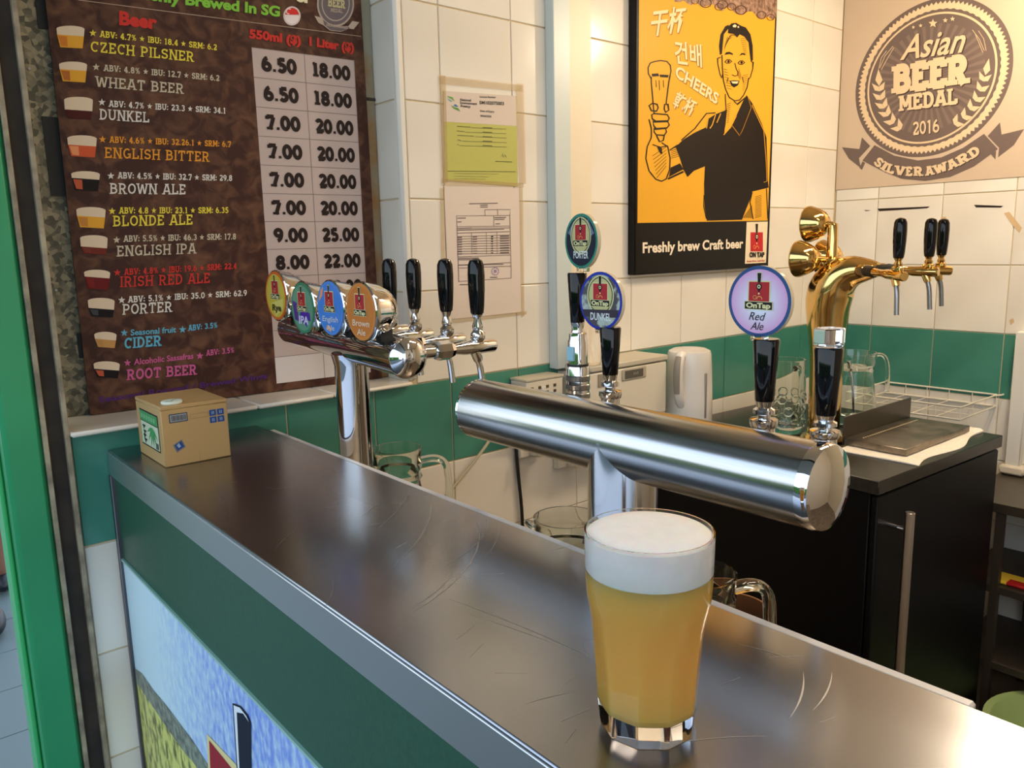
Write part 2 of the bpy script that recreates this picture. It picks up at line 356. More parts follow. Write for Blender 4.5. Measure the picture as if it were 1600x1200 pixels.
# ------------------------------------------------------------------ setting
YA = 1.455; XB = 2.745
wa = MB().box((.216, 1.4578, 0), (.925, 1.72, 1.112)).box((.9278, 1.4578, 0), (2.95, 1.72, 2.6)).box((.216, 1.60, 1.112), (.9278, 1.72, 2.6))
wall_back = struct('wall_back', wa, grout)
wall_right = struct('wall_right', MB().box((2.7478, -1.7, 0), (2.95, 1.4578, 2.6)), grout)
wall_front = struct('wall_front', MB().box((.31, -1.72, 0), (2.7478, -1.6, 2.6)), plaster)
struct('ceiling', MB().box((.2, -1.72, 2.6), (2.95, 1.72, 2.7)), plaster)
flo = struct('floor', MB().box((.33, -1.6, -.05), (2.7478, 1.4578, 0)), floor_in)
flo2 = struct('floor', MB().box((-9, -8, -.07), (.33, 9, -.004)).box((.33, 1.72, -.07), (5, 9, -.004)), mat('floor_grout', rgb(92, 96, 92), .8))
struct('unseen_roof', MB().box((-2.0, -7, 3.3), (.2, 9, 3.45)).box((.15, -7, 2.6), (.3, 9, 3.3)), mat('roof_grey', rgb(150, 150, 146), .8))  # out of view; added, its depth set for contrast in the steel reflections
he = thing('hedge', 'unseen green hedge added for the green band reflected in the steel', 'hedge', (-6, 1, 0))  # out of view, added to give the tap tower its green reflected band
hm = MB(); hr = random.Random(5)
for i in range(26):
    for j in range(3): hm.ell((-6+hr.uniform(-.15, .15), -7+i*.6+hr.uniform(-.1, .1), .3+j*.5), (.34, .42, .40), 8, 5)
hm.build('hedge_leaves', noise_col(mat('hedge_green', rough=.8), rgb(40, 84, 36), rgb(104, 150, 60), 12, 5), he, kind='stuff')
_tc = {}
def tile(parent, a, b, m, face, t=.003, name='tile'):
    """a glazed tile with bevelled rim. face: '-y' or '-x'; a,b = (horizontal, z) corners"""
    g = .0014; w = round(b[0]-a[0]-2*g, 4); h = round(b[1]-a[1]-2*g, 4)
    k = (w, h, m.name, face, t)
    if k not in _tc:
        c = .0016; x, z = w/2, h/2
        q = lambda s, d: [(-x+s, d, -z+s), (x-s, d, -z+s), (x-s, d, z-s), (-x+s, d, z-s)]
        v = q(0, t)+q(0, c)+q(c*.4, c*.25)+q(c, 0); f = [(12, 13, 14, 15)]
        for r in range(3):
            for j in range(4): f.append((r*4+j, r*4+(j+1) % 4, r*4+4+(j+1) % 4, r*4+4+j))
        if face == '-x': v = [(p[1], -p[0], p[2]) for p in v]
        if face == '+z': v = [(p[0], p[2], -p[1]) for p in v]
        me = bpy.data.meshes.new(name); me.from_pydata(v, [], f); me.update(); me.materials.append(m)
        _tc[k] = me
    o = bpy.data.objects.new(name, _tc[k]); C.objects.link(o); o.parent = parent
    cx, cz = (a[0]+b[0])/2, (a[1]+b[1])/2
    return o, cx, cz
ZR = [0, .117, .317, .517, .717, .917, 1.112, 1.315, 1.513, 1.715, 1.915, 2.115, 2.315]
XL = [.256, .437, .637, .836, 1.038, 1.24, 1.44, 1.657, 1.877, 2.10, 2.33, 2.55, 2.742]
for i in range(len(ZR)-1):
    g = green_tile if i == 5 else white_tile
    for j in range(len(XL)-1):
        x0, x1 = XL[j], XL[j+1]
        if i >= 6:
            if x1 < 1.03: continue
            if j == 3: x0 = .946
        o, cx, cz = tile(wall_back, (x0, ZR[i]), (x1, ZR[i+1]), g, '-y'); o.location = (cx, YA, cz)
    if i >= 6:   # tiles on the return of the recess
        o, cx, cz = tile(wall_back, (-1.6, ZR[i]), (-1.462, ZR[i+1]), white_tile, '-x'); o.location = (.925, -cx, cz)
ZB = [0, .1, .3, .5, .7, .9, 1.105, 1.317, 1.54, 1.58]
YB = [-.17, .04, .25, .46, .67, .88, 1.09, 1.30, 1.452]
for i in range(len(ZB)-1):
    for j in range(len(YB)-1):
        o, cx, cz = tile(wall_right, (-YB[j+1], ZB[i]), (-YB[j], ZB[i+1]), green_tile if i == 5 else white_tile, '-x'); o.location = (XB, -cx, cz)
struct('trim_1', MB().box((.925, 1.450, 1.121), (.9455, 1.470, 2.6), .006), white_paint, smooth=True)
lt = thing('trim_2', None, None, (.254, 1.44, 1.112), kind='structure')
for a, b in ((.254, .415), (.415, .575), (.575, .735), (.735, .925)):
    MB().box((a+.0008, 1.437, 1.1125), (b-.0008, 1.598, 1.121), .003).build('ledge_tile', white_tile, lt)
# scratches, tape marks and streaks that stick to the right-hand wall
def sheet(name, label, cat, plane_o, u, v, corners, m, th=.0006, parent=None, kind=None):
    """thin sheet whose outline is given in photo pixels on a plane; returns (object, Pr)"""
    p = Pr(plane_o, u, v, None)
    pts = [p.to(*c) for c in corners]
    q3 = [p.o+p.u*a+p.v*b for a, b in pts]
    base = q3[-1].copy()
    t = thing(name, label, cat, base, kind=kind) if parent is None else parent
    return t, p, q3
UA, VZ = (1, 0, 0), (0, 0, 1)
UB = (0, -1, 0)
mk = Pr((XB, 0, 0), UB, VZ, wall_right, lift=.0006)
for q in (((1350, 329), (1361, 329), 1.6), ((1371, 328), (1453, 324), 4), ((1522, 322), (1568, 323), 4)):
    mk.line([q[0], q[1]], q[2]*.0011 if False else q[2], flat(40, 28, 22), 1, 'scratch') if False else mk.poly([(q[0][0], q[0][1]-q[2]/2), (q[0][0]+3, q[0][1]+q[2]/2), (q[1][0]-4, q[1][1]+q[2]/3), (q[1][0], q[1][1]-q[2]/3)], flat(40, 28, 22), 1, 'scratch')
for pts in ([(1569, 333), (1577, 331), (1597, 356), (1593, 364), (1582, 352)], [(1470, 340), (1478, 338), (1479, 347), (1471, 350)], [(1577, 500), (1583, 497), (1585, 503), (1579, 508)]):
    mk.poly(pts, flat(212, 180, 138), 1, 'tape_mark')
mk.flush()
# ------------------------------------------------------------------ shop front: green post, shutter guide
gp = thing('green_post', 'bright green glossy painted square post at the left edge', 'post', (.18, 1.5, 0))
MB().box((.160, 1.446, 0), (.2145, 1.56, 2.6), .007).build('post_body', green_paint, gp)
MB().box((.152, 1.49, 0), (.160, 1.56, 2.6), .003).build('lit_edge_strip', mat('lit_edge_green', rgb(60, 176, 104), .35), gp)  # lighter green holds the brightness along the post's rounded edge
sg = thing('shutter_guide', 'rusty steel shutter channel between the green post and the tiles', 'guide rail', (.235, 1.455, 0))
MB().box((.2150, 1.444, 0), (.2225, 1.4605, 2.6), .001).build('flange', flange_m, sg)
MB().box((.2470, 1.444, 0), (.2545, 1.4605, 2.6), .001).build('flange', flange_m, sg)
MB().box((.2225, 1.4565, 0), (.2470, 1.4576, 2.6)).build('channel_back', rust_dark, sg, smooth=False)
gv = thing('metal_wall_panel', 'mottled galvanised steel sheet between the shutter channel and the beer menu', 'panel', (.3, 1.585, 1.1212))
MB().box((.2545, 1.585, 1.1212), (.345, 1.590, 2.6)).build('sheet', galv, gv, smooth=False)
MB().box((.345, 1.588, 1.1212), (.86, 1.594, 2.6)).build('gap_shadow', mat('shadow_board', rgb(20, 20, 18), .9), gv, smooth=False)  # black sheet stands in for the shadow behind the menu board
for a_, b_ in (((60, 44), (74, -30)), ((80, 306), (98, 184)), ((124, 560), (132, 520))):
    A_, B_ = ony(*a_, 1.583), ony(*b_, 1.583); MB().box((A_.x, 1.582, A_.z), (B_.x+.004, 1.5848, B_.z)).build('gap_shade', black_matt, gv, smooth=False)  # black boxes put the shade of the gap beside the board into colour
for z in (1.72, 1.35, 2.1):
    for x in (.285, .318): MB().lathe((x, 1.585, z), (0, -1, 0), [(.003, 0), (.0025, .002)], 10).build('rivet', chrome_dull, gv)
mp_ = Pr((0, 1.555, 0), UA, VZ, None)
q = [mp_.to(*c) for c in ((566, -60), (583, -60), (607, 395), (612, 500), (616, 600), (596, 603), (587, 391))]
gq = thing('metal_strip', 'narrow rusty galvanised steel post right of the beer menu', 'post', (.895, 1.555, 1.1212))
x0 = .889; x1 = .9246
MB().box((x0, 1.540, 1.1212), (x1, 1.575, 2.6), .0015).build('strip_lower', galv_rust, gq)
MB().box((x0, 1.5375, 1.722), (x1, 1.5399, 1.728), .0005).build('joint', rust_dark, gq)
# ------------------------------------------------------------------ floor tiles outside, left
for i in range(-3, 3):
    for j in range(12):
        o, cx, cz = tile(flo2, (.1+i*.3, 1.72+j*.3), (.1+(i+1)*.3, 1.72+(j+1)*.3), floor_out, '+z', .005); o.location = (cx, cz, 0)
# ------------------------------------------------------------------ counter
ct = thing('bar_counter', 'long steel-topped bar counter with dark green front and picture banner', 'counter', (.44, .5, 0))
MB().box((.3095, -.75, 1.052), (.5745, 1.4525, 1.08), .0016).build('worktop', steel_top, ct)
MB().box((.3085, -.75, 1.035), (.312, 1.4525, 1.0765), .001).build('steel_edge', steel_edge, ct)
MB().box((.3125, -.75, .884), (.316, 1.448, 1.035)).build('green_fascia', dark_green, ct, smooth=False)
MB().box((.309, -.75, .8825), (.3125, 1.446, .8865)).build('thin_rail', mat('pale_rail', rgb(150, 190, 180), .4), ct, smooth=False)
MB().box((.316, -.75, .05), (.556, 1.448, 1.052)).build('cabinet_body', white_paint, ct, smooth=False)
MB().box((.3065, 1.440, 0), (.316, 1.4525, 1.036), .001).build('corner_trim', mat('dark_steel', rgb(96, 98, 104), .4, .8), ct)
scr = MB(); sr = random.Random(11)
def scratch(a, b, bend, w):
    A_, B_ = onz(*a, 1.0802), onz(*b, 1.0802); d_ = B_-A_; nn = Vector((-d_.y, d_.x, 0)); n_ = 8; pts = []
    for i in range(n_+1):
        t = i/n_; pts.append(A_+d_*t+nn*bend*4*t*(1-t))
    q = []
    for i in range(n_+1):
        t = i/n_; k = w*(sin(pi*t)*.9+.1)/2; u_ = nn.normalized(); q.append((pts[i]-u_*k, pts[i]+u_*k))
    for i in range(n_): scr.add([q[i][0], q[i+1][0], q[i+1][1], q[i][1]], [(0, 1, 2, 3)])
for a, b, bd, w in (((672, 775), (620, 880), .06, .0016), ((640, 760), (592, 824), .05, .0014), ((745, 815), (640, 960), .10, .0018), ((760, 812), (690, 885), .1, .0012), ((782, 822), (758, 870), .04, .001), ((700, 905), (650, 945), .05, .001), ((596, 775), (560, 810), .05, .0008), ((1255, 1050), (1235, 1120), .05, .0014), ((1300, 1050), (1270, 1110), .05, .0012), ((860, 860), (905, 850), .02, .0008), ((700, 935), (930, 1030), .02, .0009), ((735, 960), (880, 1010), .01, .0006), ((520, 905), (500, 960), .05, .0008), ((430, 860), (460, 830), .05, .0006), ((1150, 1005), (1240, 1030), .02, .0008), ((1060, 1160), (1200, 1150), .03, .0006), ((820, 1100), (900, 1080), .03, .0006)): scratch(a, b, bd, w)
for i in range(34):
    x, y = sr.uniform(.33, .56), sr.uniform(.12, 1.2); a = sr.uniform(-.9, .5); L = sr.uniform(.008, .03); w = sr.uniform(.0002, .0004)
    p = Vector((x, y, 1.0802)); d_ = Vector((cos(a), sin(a), 0))*L; n_ = Vector((-sin(a), cos(a), 0))*w
    scr.add([p, p+d_, p+d_+n_, p+n_], [(0, 1, 2, 3)])
scr.build('scratches', mat('scratched_steel', rgb(184, 184, 184), .42, 1), ct, smooth=False, kind='stuff')
es = MB().box((.5748, .185, 1.050), (.587, 1.40, 1.0785), .002).build('edge_strip', mat('white_strip', rgb(214, 212, 210), .3), ct)
# picture banner on the front of the counter
bn_m = mat('banner_sky_print', rough=.35)
n, l, b = nodes(bn_m)
tc_ = n.new('ShaderNodeTexCoord'); mpn = n.new('ShaderNodeMapping'); mpn.inputs['Scale'].default_value = (1, 1.7, 1); l.new(tc_.outputs['Object'], mpn.inputs[0])
t1 = n.new('ShaderNodeTexNoise'); t1.inputs['Scale'].default_value = 60; t1.inputs['Detail'].default_value = 2; l.new(mpn.outputs[0], t1.inputs[0])
t2 = n.new('ShaderNodeTexNoise'); t2.inputs['Scale'].default_value = 2.2; l.new(tc_.outputs['Object'], t2.inputs[0])
sx2 = n.new('ShaderNodeSeparateXYZ'); l.new(tc_.outputs['Object'], sx2.inputs[0])
mr = n.new('ShaderNodeMapRange'); mr.inputs['From Min'].default_value = .95; mr.inputs['From Max'].default_value = .45; l.new(sx2.outputs['Y'], mr.inputs[0])
mm = n.new('ShaderNodeMath'); mm.operation = 'MULTIPLY'; l.new(t1.outputs[0], mm.inputs[0]); l.new(mr.outputs[0], mm.inputs[1])
rr = n.new('ShaderNodeValToRGB'); l.new(mm.outputs[0], rr.inputs[0])
rr.color_ramp.elements[0].position = .18; rr.color_ramp.elements[0].color = rgb(208, 236, 248)
rr.color_ramp.elements[1].position = .66; rr.color_ramp.elements[1].color = rgb(118, 150, 232)
l.new(rr.outputs[0], b.inputs['Base Color'])
bnm = MB().box((.3115, -.75, .05), (.316, 1.440, .8825)); ban = bnm.build('picture_banner', bn_m, ct, smooth=False)
# object coordinates of the banner run along world Y: shift so the gradient reads in world metres
wheat_m = noise_col(mat('banner_wheat_print', rough=.4), rgb(110, 112, 60), rgb(216, 216, 120), 55, 4, .36, .56, stretch=(1, 1.2, .6))
edge_m = noise_col(mat('banner_hill_print', rough=.4), rgb(88, 92, 92), rgb(150, 160, 140), 70, 4)
pb = Pr((.3115, 0, 0), (0, -1, 0), VZ, ct, lift=.0003)
pb.poly([(210, 1048), (224, 1062), (240, 1085), (262, 1112), (285, 1142), (300, 1165), (325, 1200), (345, 1230), (225, 1230)], wheat_m, 1, 'wheat_print')
pb.poly([(209, 1043), (222, 1052), (240, 1078), (262, 1104), (284, 1134), (301, 1156), (326, 1196), (345, 1225), (330, 1230), (310, 1200), (286, 1172), (262, 1138), (240, 1105), (222, 1078), (210, 1062)], edge_m, 2, 'hill_print')
RED = flat(150, 36, 48); CREAM = flat(222, 208, 150); NAVY = flat(22, 30, 48)
pb.poly([(324, 1146), (330, 1300), (480, 1400), (470, 1300)], CREAM, 3, 'emblem'); pb.poly([(328, 1156), (334, 1300), (460, 1400), (452, 1310)], RED, 4, 'emblem')
pb.poly([(365, 1098), (377, 1102), (388, 1116), (393, 1128), (394, 1240), (374, 1240)], NAVY, 5, 'emblem')
pb.poly([(367, 1101), (377, 1105), (387, 1118), (391, 1127), (382, 1114), (372, 1112), (378, 1240), (376, 1240)], flat(225, 232, 240), 6, 'emblem')
pb.flush()
# shelf behind the counter
bs = thing('back_shelf', 'stainless shelf under the tap towers behind the counter', 'shelf', (.72, .5, 0))
MB().box((.60, -.5, .785), (.86, 1.44, .80), .002).build('shelf_board', steel_tray, bs)
for y in (-.45, .45, 1.38):
    for x in (.62, .84): MB().box((x-.012, y-.012, 0), (x+.012, y+.012, .785)).build('leg', steel_tray, bs, smooth=False)
# ------------------------------------------------------------------ beer menu board
po = Vector((.313, 1.57, 1.121)); ub = Vector((.597, -.040, 0)).normalized()
pm = Pr(po, ub, VZ, None)
cs = [pm.to(*c) for c in ((141, 650), (597, 588), (556, -140), (53, -170))]
cs = [(a, max(b, .0015)) for a, b in cs]; cs[1] = (cs[1][0], .0015); cs[0] = (cs[0][0], .0015)
mb_ = thing('menu_board', 'tall brown price board listing eleven drinks with two price columns', 'menu board', (.6, 1.55, 1.1225))
menu_m = noise_col(mat('brown_menu_print', rough=.5, Specular_IOR_Level=.2), rgb(62, 36, 30), rgb(108, 74, 54), 34, 9, .42, .74, dist=.8)
pm.parent = mb_
MB().prism([pm.o+pm.u*a+pm.v*b for a, b in cs], -pm.n*.006).build('board', menu_m, mb_, smooth=False)
P = pm
GRAY = flat(188, 170, 164); LGRAY = flat(206, 198, 194); DK = flat(38, 26, 24); GL_ = flat(120, 104, 100)
def lerp(a, b, t): return (a[0]+(b[0]-a[0])*t, a[1]+(b[1]-a[1])*t)
ly = [74, 120, 166.5, 212, 257, 301, 345, 389, 433, 476, 519, 561, 599.5]
lx = [394, 397, 401, 405, 408.5, 411, 414, 416.5, 419, 421, 424.5, 428, 431]
# the grid in board space: left edge, right edge and joints
L2 = [P.to(x, y) for x, y in zip(lx, ly)]
tr = P.to(553, 92); ml = P.to(475, 83.5)
gu0 = sum(p[0] for p in L2)/len(L2); gv0, gv1 = L2[0][1], L2[-1][1]; gum = ml[0]; gu1 = tr[0]
for k in range(12):
    v0 = gv0+(gv1-gv0)*k/12; v1 = gv0+(gv1-gv0)*(k+1)/12
    for a, b in ((gu0, gum), (gum, gu1)):
        P.poly([(a, v0), (b, v0), (b, v1), (a, v1)], LGRAY if k == 11 else GRAY, 1, 'price_cell', True)
        for q in ([(a, v0), (b, v0)], [(b, v0), (b, v1)]): P.line(q, .0009, GL_, 2, 'price_grid', True)
PR = [('6.50', '18.00')]*2+[('7.00', '20.00')]*4+[('9.00', '25.00'), ('8.00', '22.00'), ('8.00', '22.00')]
for k, (a, b) in enumerate(PR):
    vm = gv0+(gv1-gv0)*(k+.5)/12; hh = .0135
    w1 = (gum-gu0); w2 = gu1-gum
    P.text(slab(a, 2.9), (gu0+w1*.16, vm-hh), (gu0+w1*.84, vm-hh), hh*2, DK, 3, raw=True)
    P.text(slab(b, 2.9), (gum+w2*.13, vm-hh), (gum+w2*.91, vm-hh), hh*2, DK, 3, raw=True)
YEL = flat(226, 206, 70); WHT = flat(216, 210, 200); PAL = flat(196, 184, 160); ORG = flat(222, 148, 48); RD = flat(196, 52, 44); BLU = flat(96, 172, 200); MAG = flat(196, 92, 142); PUR = flat(82, 40, 110)
ROWS = [
 ('ABV: 4.7% * IBU: 18.4 * SRM: 6.2', (145, 52), (156, 58), (339, 79), 'CZECH PILSNER', (141, 81), (304, 97), YEL, YEL),
 ('ABV: 4.8% * IBU: 12.7 * SRM: 6.2', (150, 105), (162, 111), (343, 127), 'WHEAT BEER', (149, 136), (288, 147), PAL, PAL),
 ('ABV: 4.7% * IBU: 23.3 * SRM: 34.1', (159, 160), (170, 167), (353, 178), 'DUNKEL', (155, 187), (234, 192), WHT, WHT),
 ('ABV: 4.6% * IBU: 32.26.1 * SRM: 6.7', (160, 218), (171, 223), (361, 230), 'ENGLISH BITTER', (163, 247), (328, 253), ORG, ORG),
 ('ABV: 4.5% * IBU: 32.7 * SRM: 29.8', (173, 275), (184, 279), (363, 283), 'BROWN ALE', (171, 303), (291, 304), WHT, WHT),
 ('ABV: 4.8 * IBU: 23.1 * SRM: 6.35', (175, 330), (186, 334), (357, 333), 'BLONDE ALE', (176, 354), (302, 351), YEL, YEL),
 ('ABV: 5.5% * IBU: 46.3 * SRM: 17.8', (182, 375), (193, 378), (369, 374), 'ENGLISH IPA', (182, 401), (307, 396), PAL, PAL),
 ('ABV: 4.8% * IBU: 19.6 * SRM: 22.4', (183, 426), (194, 430), (370, 420), 'IRISH RED ALE', (187, 449), (329, 442), RD, RD),
 ('ABV: 5.1% * IBU: 35.0 * SRM: 62.9', (190, 469), (200, 473), (386, 462), 'PORTER', (191, 492), (270, 487), WHT, WHT),
]
for abv, st, a, b, nm, c, d, m1, m2 in ROWS:
    P.poly([(st[0]+x, st[1]-y) for x, y in starpoly(0, 0, 6)], m1, 3, 'lettering')
    P.text(slab(abv, 2.0), a, b, 10, m1, 3, perp=False)
    P.text(slab(nm, 1.45), c, d, 17, m2, 3)
for st, s1, a, b, s2, b2, b3, nm, c, d, m in (((194, 520), 'Seasonal fruit', (204, 524), (275, 519), 'ABV: 3.5%', (294, 517), (340, 512), 'CIDER', (194, 545), (253, 540), BLU), ((199, 567), 'Alcoholic Sassafras', (209, 570), (302, 560), 'ABV: 3.5%', (322, 556), (366, 551), 'ROOT BEER', (198, 594), (308, 585), MAG)):
    P.poly([(st[0]+x, st[1]-y) for x, y in starpoly(0, 0, 6)], m, 3, 'lettering')
    P.poly([(b[0]+10+x, b[1]-4-y) for x, y in starpoly(0, 0, 6)], m, 3, 'lettering')
    P.text(sans(s1, .022), a, b, 9, m, 3); P.text(slab(s2, 2.0), b2, b3, 9, m, 3); P.text(slab(nm, 1.8), c, d, 17, m, 3)
P.text(sans('Seasonal Roasted / Brewed Wings', .02), (154, 629), (417, 591), 9, PUR, 3)
P.text(sans('Freshly Brewed In SG', .04), (196, -5), (437, 26), 17, flat(128, 190, 64), 3)
P.text(sans('Beer', .05), (186, 38), (245, 45), 20, RD, 3)
P.text(sans('550ml ($)', .05), (389, 59), (470, 70), 13, RD, 3); P.text(sans('1 Liter ($)', .05), (483, 71), (553, 81), 13, RD, 3)
P.text(sans('er', .05), (461, 1), (487, 5), 20, flat(230, 220, 180), 3)
P.poly([(122, -.6), (400, 35.5), (564, 56.5), (564, 57.5), (400, 36.6), (122, .6)], flat(176, 150, 130), 2, 'rule_line')
# flag badge
def circ(P, cx, cy, rx, ry, m, ly, name='print', a0=0, a1=360, n=36): P.poly([(cx+rx*cos(radians(a0+(a1-a0)*i/n)), cy-ry*sin(radians(a0+(a1-a0)*i/n))) for i in range(n+(0 if a1-a0 == 360 else 1))], m, ly, name)
def ringp(P, cx, cy, rx, ry, w, m, ly, name='print', raw=False, n=64, fn=None):
    for i in range(n):
        q = []
        for rr, k in ((1, i), (1, i+1), (0, i+1), (0, i)):
            t = 2*pi*k/n; r_ = 1 if rr else 1-w
            q.append((cx+rx*r_*cos(t), cy+ry*r_*sin(t)))
        P.poly(q, m, ly, name, raw)
circ(P, 456, 25, 13.5, 15, flat(214, 200, 196), 2, 'flag_badge'); circ(P, 456, 25, 11, 12.5, flat(212, 52, 44), 3, 'flag_badge', 8, 172); circ(P, 456, 25, 11, 12.5, flat(232, 220, 218), 3, 'flag_badge', 188, 352)
P.poly([(445, 23), (467, 25), (467, 28), (445, 26)], flat(232, 220, 218), 4, 'flag_badge')
for i in range(9):
    t = radians(60+i*26); P.poly([(451+4*cos(t)-.8, 18-4*sin(t)-.8), (451+4*cos(t)+.8, 18-4*sin(t)-.8), (451+4*cos(t)+.8, 18-4*sin(t)+.8), (451+4*cos(t)-.8, 18-4*sin(t)+.8)], flat(232, 220, 218), 4, 'flag_badge')
# little beer glasses
FO = flat(224, 204, 178); AM = flat(224, 164, 52); DR = flat(74, 22, 20); BK = flat(22, 14, 14); RB = flat(188, 88, 56)
for x0_, y0_, x1_, y1_, yf, body, left in ((88, 40, 132, 76, 54, AM, flat(206, 124, 44)), (92, 96, 136, 129, 108, AM, flat(180, 104, 44)), (100, 151, 145, 187, 171, DR, DR), (105, 211, 151, 246, 226, flat(204, 88, 52), flat(228, 150, 100)), (111, 267, 156, 299, 278, BK, RB), (119, 323, 165, 357, 337, AM, flat(196, 130, 60)), (125, 367, 168, 398, 385, flat(112, 40, 30), flat(120, 52, 36)), (131, 421, 172, 453, 432, flat(104, 22, 22), flat(120, 30, 26)), (137, 465, 179, 496, 481, BK, flat(60, 66, 72)), (147, 518, 182, 544, 529, flat(196, 146, 84), flat(190, 140, 80)), (146, 564, 187, 591, 576, BK, RB)):
    w = x1_-x0_; sk = 5
    fo = [(x0_+w*.5*(1-cos(pi*i/10)), y0_+5+w*.02*i/10-5*sin(pi*i/10)) for i in range(11)] + [(x1_-1, yf+3), (x0_+1, yf)]
    P.poly(fo, FO, 3, 'glass_picture')
    P.poly([(x0_+1, yf), (x1_-1, yf+3), (x1_-3, y1_), (x0_+6, y1_-2)], body, 3, 'glass_picture')
    P.poly([(x0_+3, yf+2), (x0_+w*.38, yf+3), (x0_+w*.4, y1_-3), (x0_+8, y1_-4)], left, 4, 'glass_picture')
# medal printed on the board
MG = flat(112, 100, 104); ML = flat(186, 168, 152)
circ(P, 524, 6, 29, 36, ML, 2, 'medal_print'); circ(P, 524, 6, 26.5, 33, MG, 3, 'medal_print'); ringp(P, 524, 6, 22, 27.5, .07, ML, 4, 'medal_print', n=40)
P.text(slab('BEER', 2.4), (512, 10), (539, 14), 13, flat(196, 186, 140), 5); P.text(slab('MEDAL', 1.8), (516, 19), (535, 21), 6, ML, 5)
P.poly([(491, 25), (503, 28), (512, 37), (528, 42), (544, 41), (550, 33), (561, 35), (552, 46), (545, 45), (532, 50), (515, 48), (505, 40), (497, 36)], ML, 4, 'medal_print')
P.poly([(504, 31), (514, 39), (528, 43), (544, 42), (546, 45), (532, 49), (516, 47), (506, 39)], MG, 5, 'medal_print'); P.text(slab('SILVER AWARD', 2), (509, 41), (543, 46), 3.6, ML, 6)
P.flush()
# ------------------------------------------------------------------ taped papers
pa = Pr((0, 1.4542, 0), UA, VZ, None, lift=.0003)
def paper_thing(name, label, cat, corners, m, y):
    p = Pr((0, y, 0), UA, VZ, None, lift=.0003); q = [p.p3(p.to(*c), 0) for c in corners]
    t = thing(name, label, cat, (q[0].x, y, min(a.z for a in q)))
    MB().prism(q, (0, .0006, 0)).build('sheet', m, t, smooth=False); p.parent = t; return p
tape = mat('yellowed_tape', rgb(204, 174, 120), .35, Alpha=.42)
p1 = paper_thing('licence_certificate', 'green and white stall licence certificate taped to the tiles above a white form', 'certificate', ((695, 282), (809, 291), (807, 150), (693, 142)), flat(190, 188, 104, .3), 1.4528)
p1.poly([(694, 142), (806, 150), (807, 197), (693, 190)], flat(216, 200, 186), 1, 'white_band')
for pts in ([(686, 117), (696, 118), (700, 285), (690, 286)], [(806, 130), (818, 131), (822, 287), (811, 288)], [(686, 118), (817, 133), (817, 143), (687, 131)], [(690, 279), (818, 286), (818, 293), (690, 290)]): p1.poly(pts, tape, 2, 'tape')
zc = lambda x, y: (680+x/8, 140+y/8)
p1.px = zc
NV = flat(52, 50, 46); 
p1.poly([(145, 78), (215, 95), (240, 150), (200, 115), (175, 105)], flat(112, 168, 70), 3, 'emblem'); p1.poly([(200, 195), (225, 235), (315, 275), (280, 230), (240, 220)], flat(92, 150, 66), 3, 'emblem'); p1.poly([(225, 200), (250, 180), (290, 215), (250, 215)], flat(70, 120, 170), 3, 'emblem'); p1.poly([(150, 110), (200, 135), (215, 155), (170, 140)], flat(120, 170, 190), 3, 'emblem')
for s_, a, b, h in (('National', (310, 142), (445, 150), 32), ('Environment', (310, 180), (520, 192), 32), ('Agency', (310, 218), (440, 228), 32), ('License Number', (553, 100), (755, 108), 24), ('SM102075003', (550, 182), (857, 196), 42), ('Date of Expiry', (560, 278), (738, 288), 24), ('30/04/2020', (560, 340), (698, 348), 24)):
    p1.text(sans(s_, .02), a, b, h, NV, 3)
for i, (x0_, x1_, a, b) in enumerate(((270, 440, 455, 885), (265, 360, 370, 885), (275, 480, 500, 890), (275, 320, 335, 890), (275, 295, 305, 890))):
    y = 462+i*56
    p1.poly([(x0_, y-6), (x1_, y+4), (x1_, y+10), (x0_, y)], flat(90, 92, 60), 3, 'small_print'); p1.poly([(a, y+12), (b, y+30), (b, y+34), (a, y+16)], flat(110, 110, 70), 3, 'small_print')
    p1.poly([(590, y+8), (710, y+14), (710, y+22), (590, y+16)], flat(90, 92, 60), 3, 'small_print')
p1.poly([(155, 1016), (1000, 1024), (1000, 1029), (155, 1021)], flat(80, 84, 56), 3, 'small_print')
for y, x1_ in ((1045, 790), (1080, 670), (1110, 620)): p1.poly([(235, y), (x1_, y+8), (x1_, y+12), (235, y+4)], flat(140, 140, 90), 3, 'small_print')
p1.poly([(750, 892), (960, 900), (960, 908), (750, 900)], flat(100, 100, 64), 3, 'small_print')
p1.line([(825, 845), (840, 800), (850, 850), (870, 815), (890, 850)], 4, flat(80, 84, 70), 3, 'small_print')
p1.flush()
p2 = paper_thing('printed_form', 'white printed form with a table and purple stamp taped below the licence', 'paper', ((702, 499), (815, 488), (811, 294), (694, 290)), paper, 1.4532)
p2.px = lambda x, y: (690+x/5.714, 290+y/5.714)
for pts in ([(-15, 20), (25, 15), (45, 1200), (5, 1210)], [(690, 10), (725, 15), (740, 1160), (712, 1180)], [(20, 1205), (760, 1120), (760, 1150), (20, 1240)]): p2.poly(pts, tape, 1, 'tape')
IK = flat(120, 104, 100)
def l2(pts, w=4): p2.line(pts, w, IK, 3, 'form_lines')
l2([(133, 270), (608, 266), (620, 825), (152, 855), (133, 270)]); l2([(385, 215), (612, 213), (608, 266)]); l2([(385, 215), (387, 268)]); l2([(498, 214), (500, 266)]); l2([(463, 267), (466, 360)])
l2([(134, 366), (608, 360)]); l2([(134, 380), (608, 376)]); l2([(134, 424), (608, 410)], 5)
for k in range(8): l2([(138, 455+k*22), (610, 440+k*23.5)])
for x, y0_ in ((265, 425), (397, 420), (492, 416)): l2([(x, y0_), (x+3, 610)])
l2([(140, 635), (612, 620)]); l2([(146, 712), (616, 686)]); l2([(146, 736), (616, 718)])
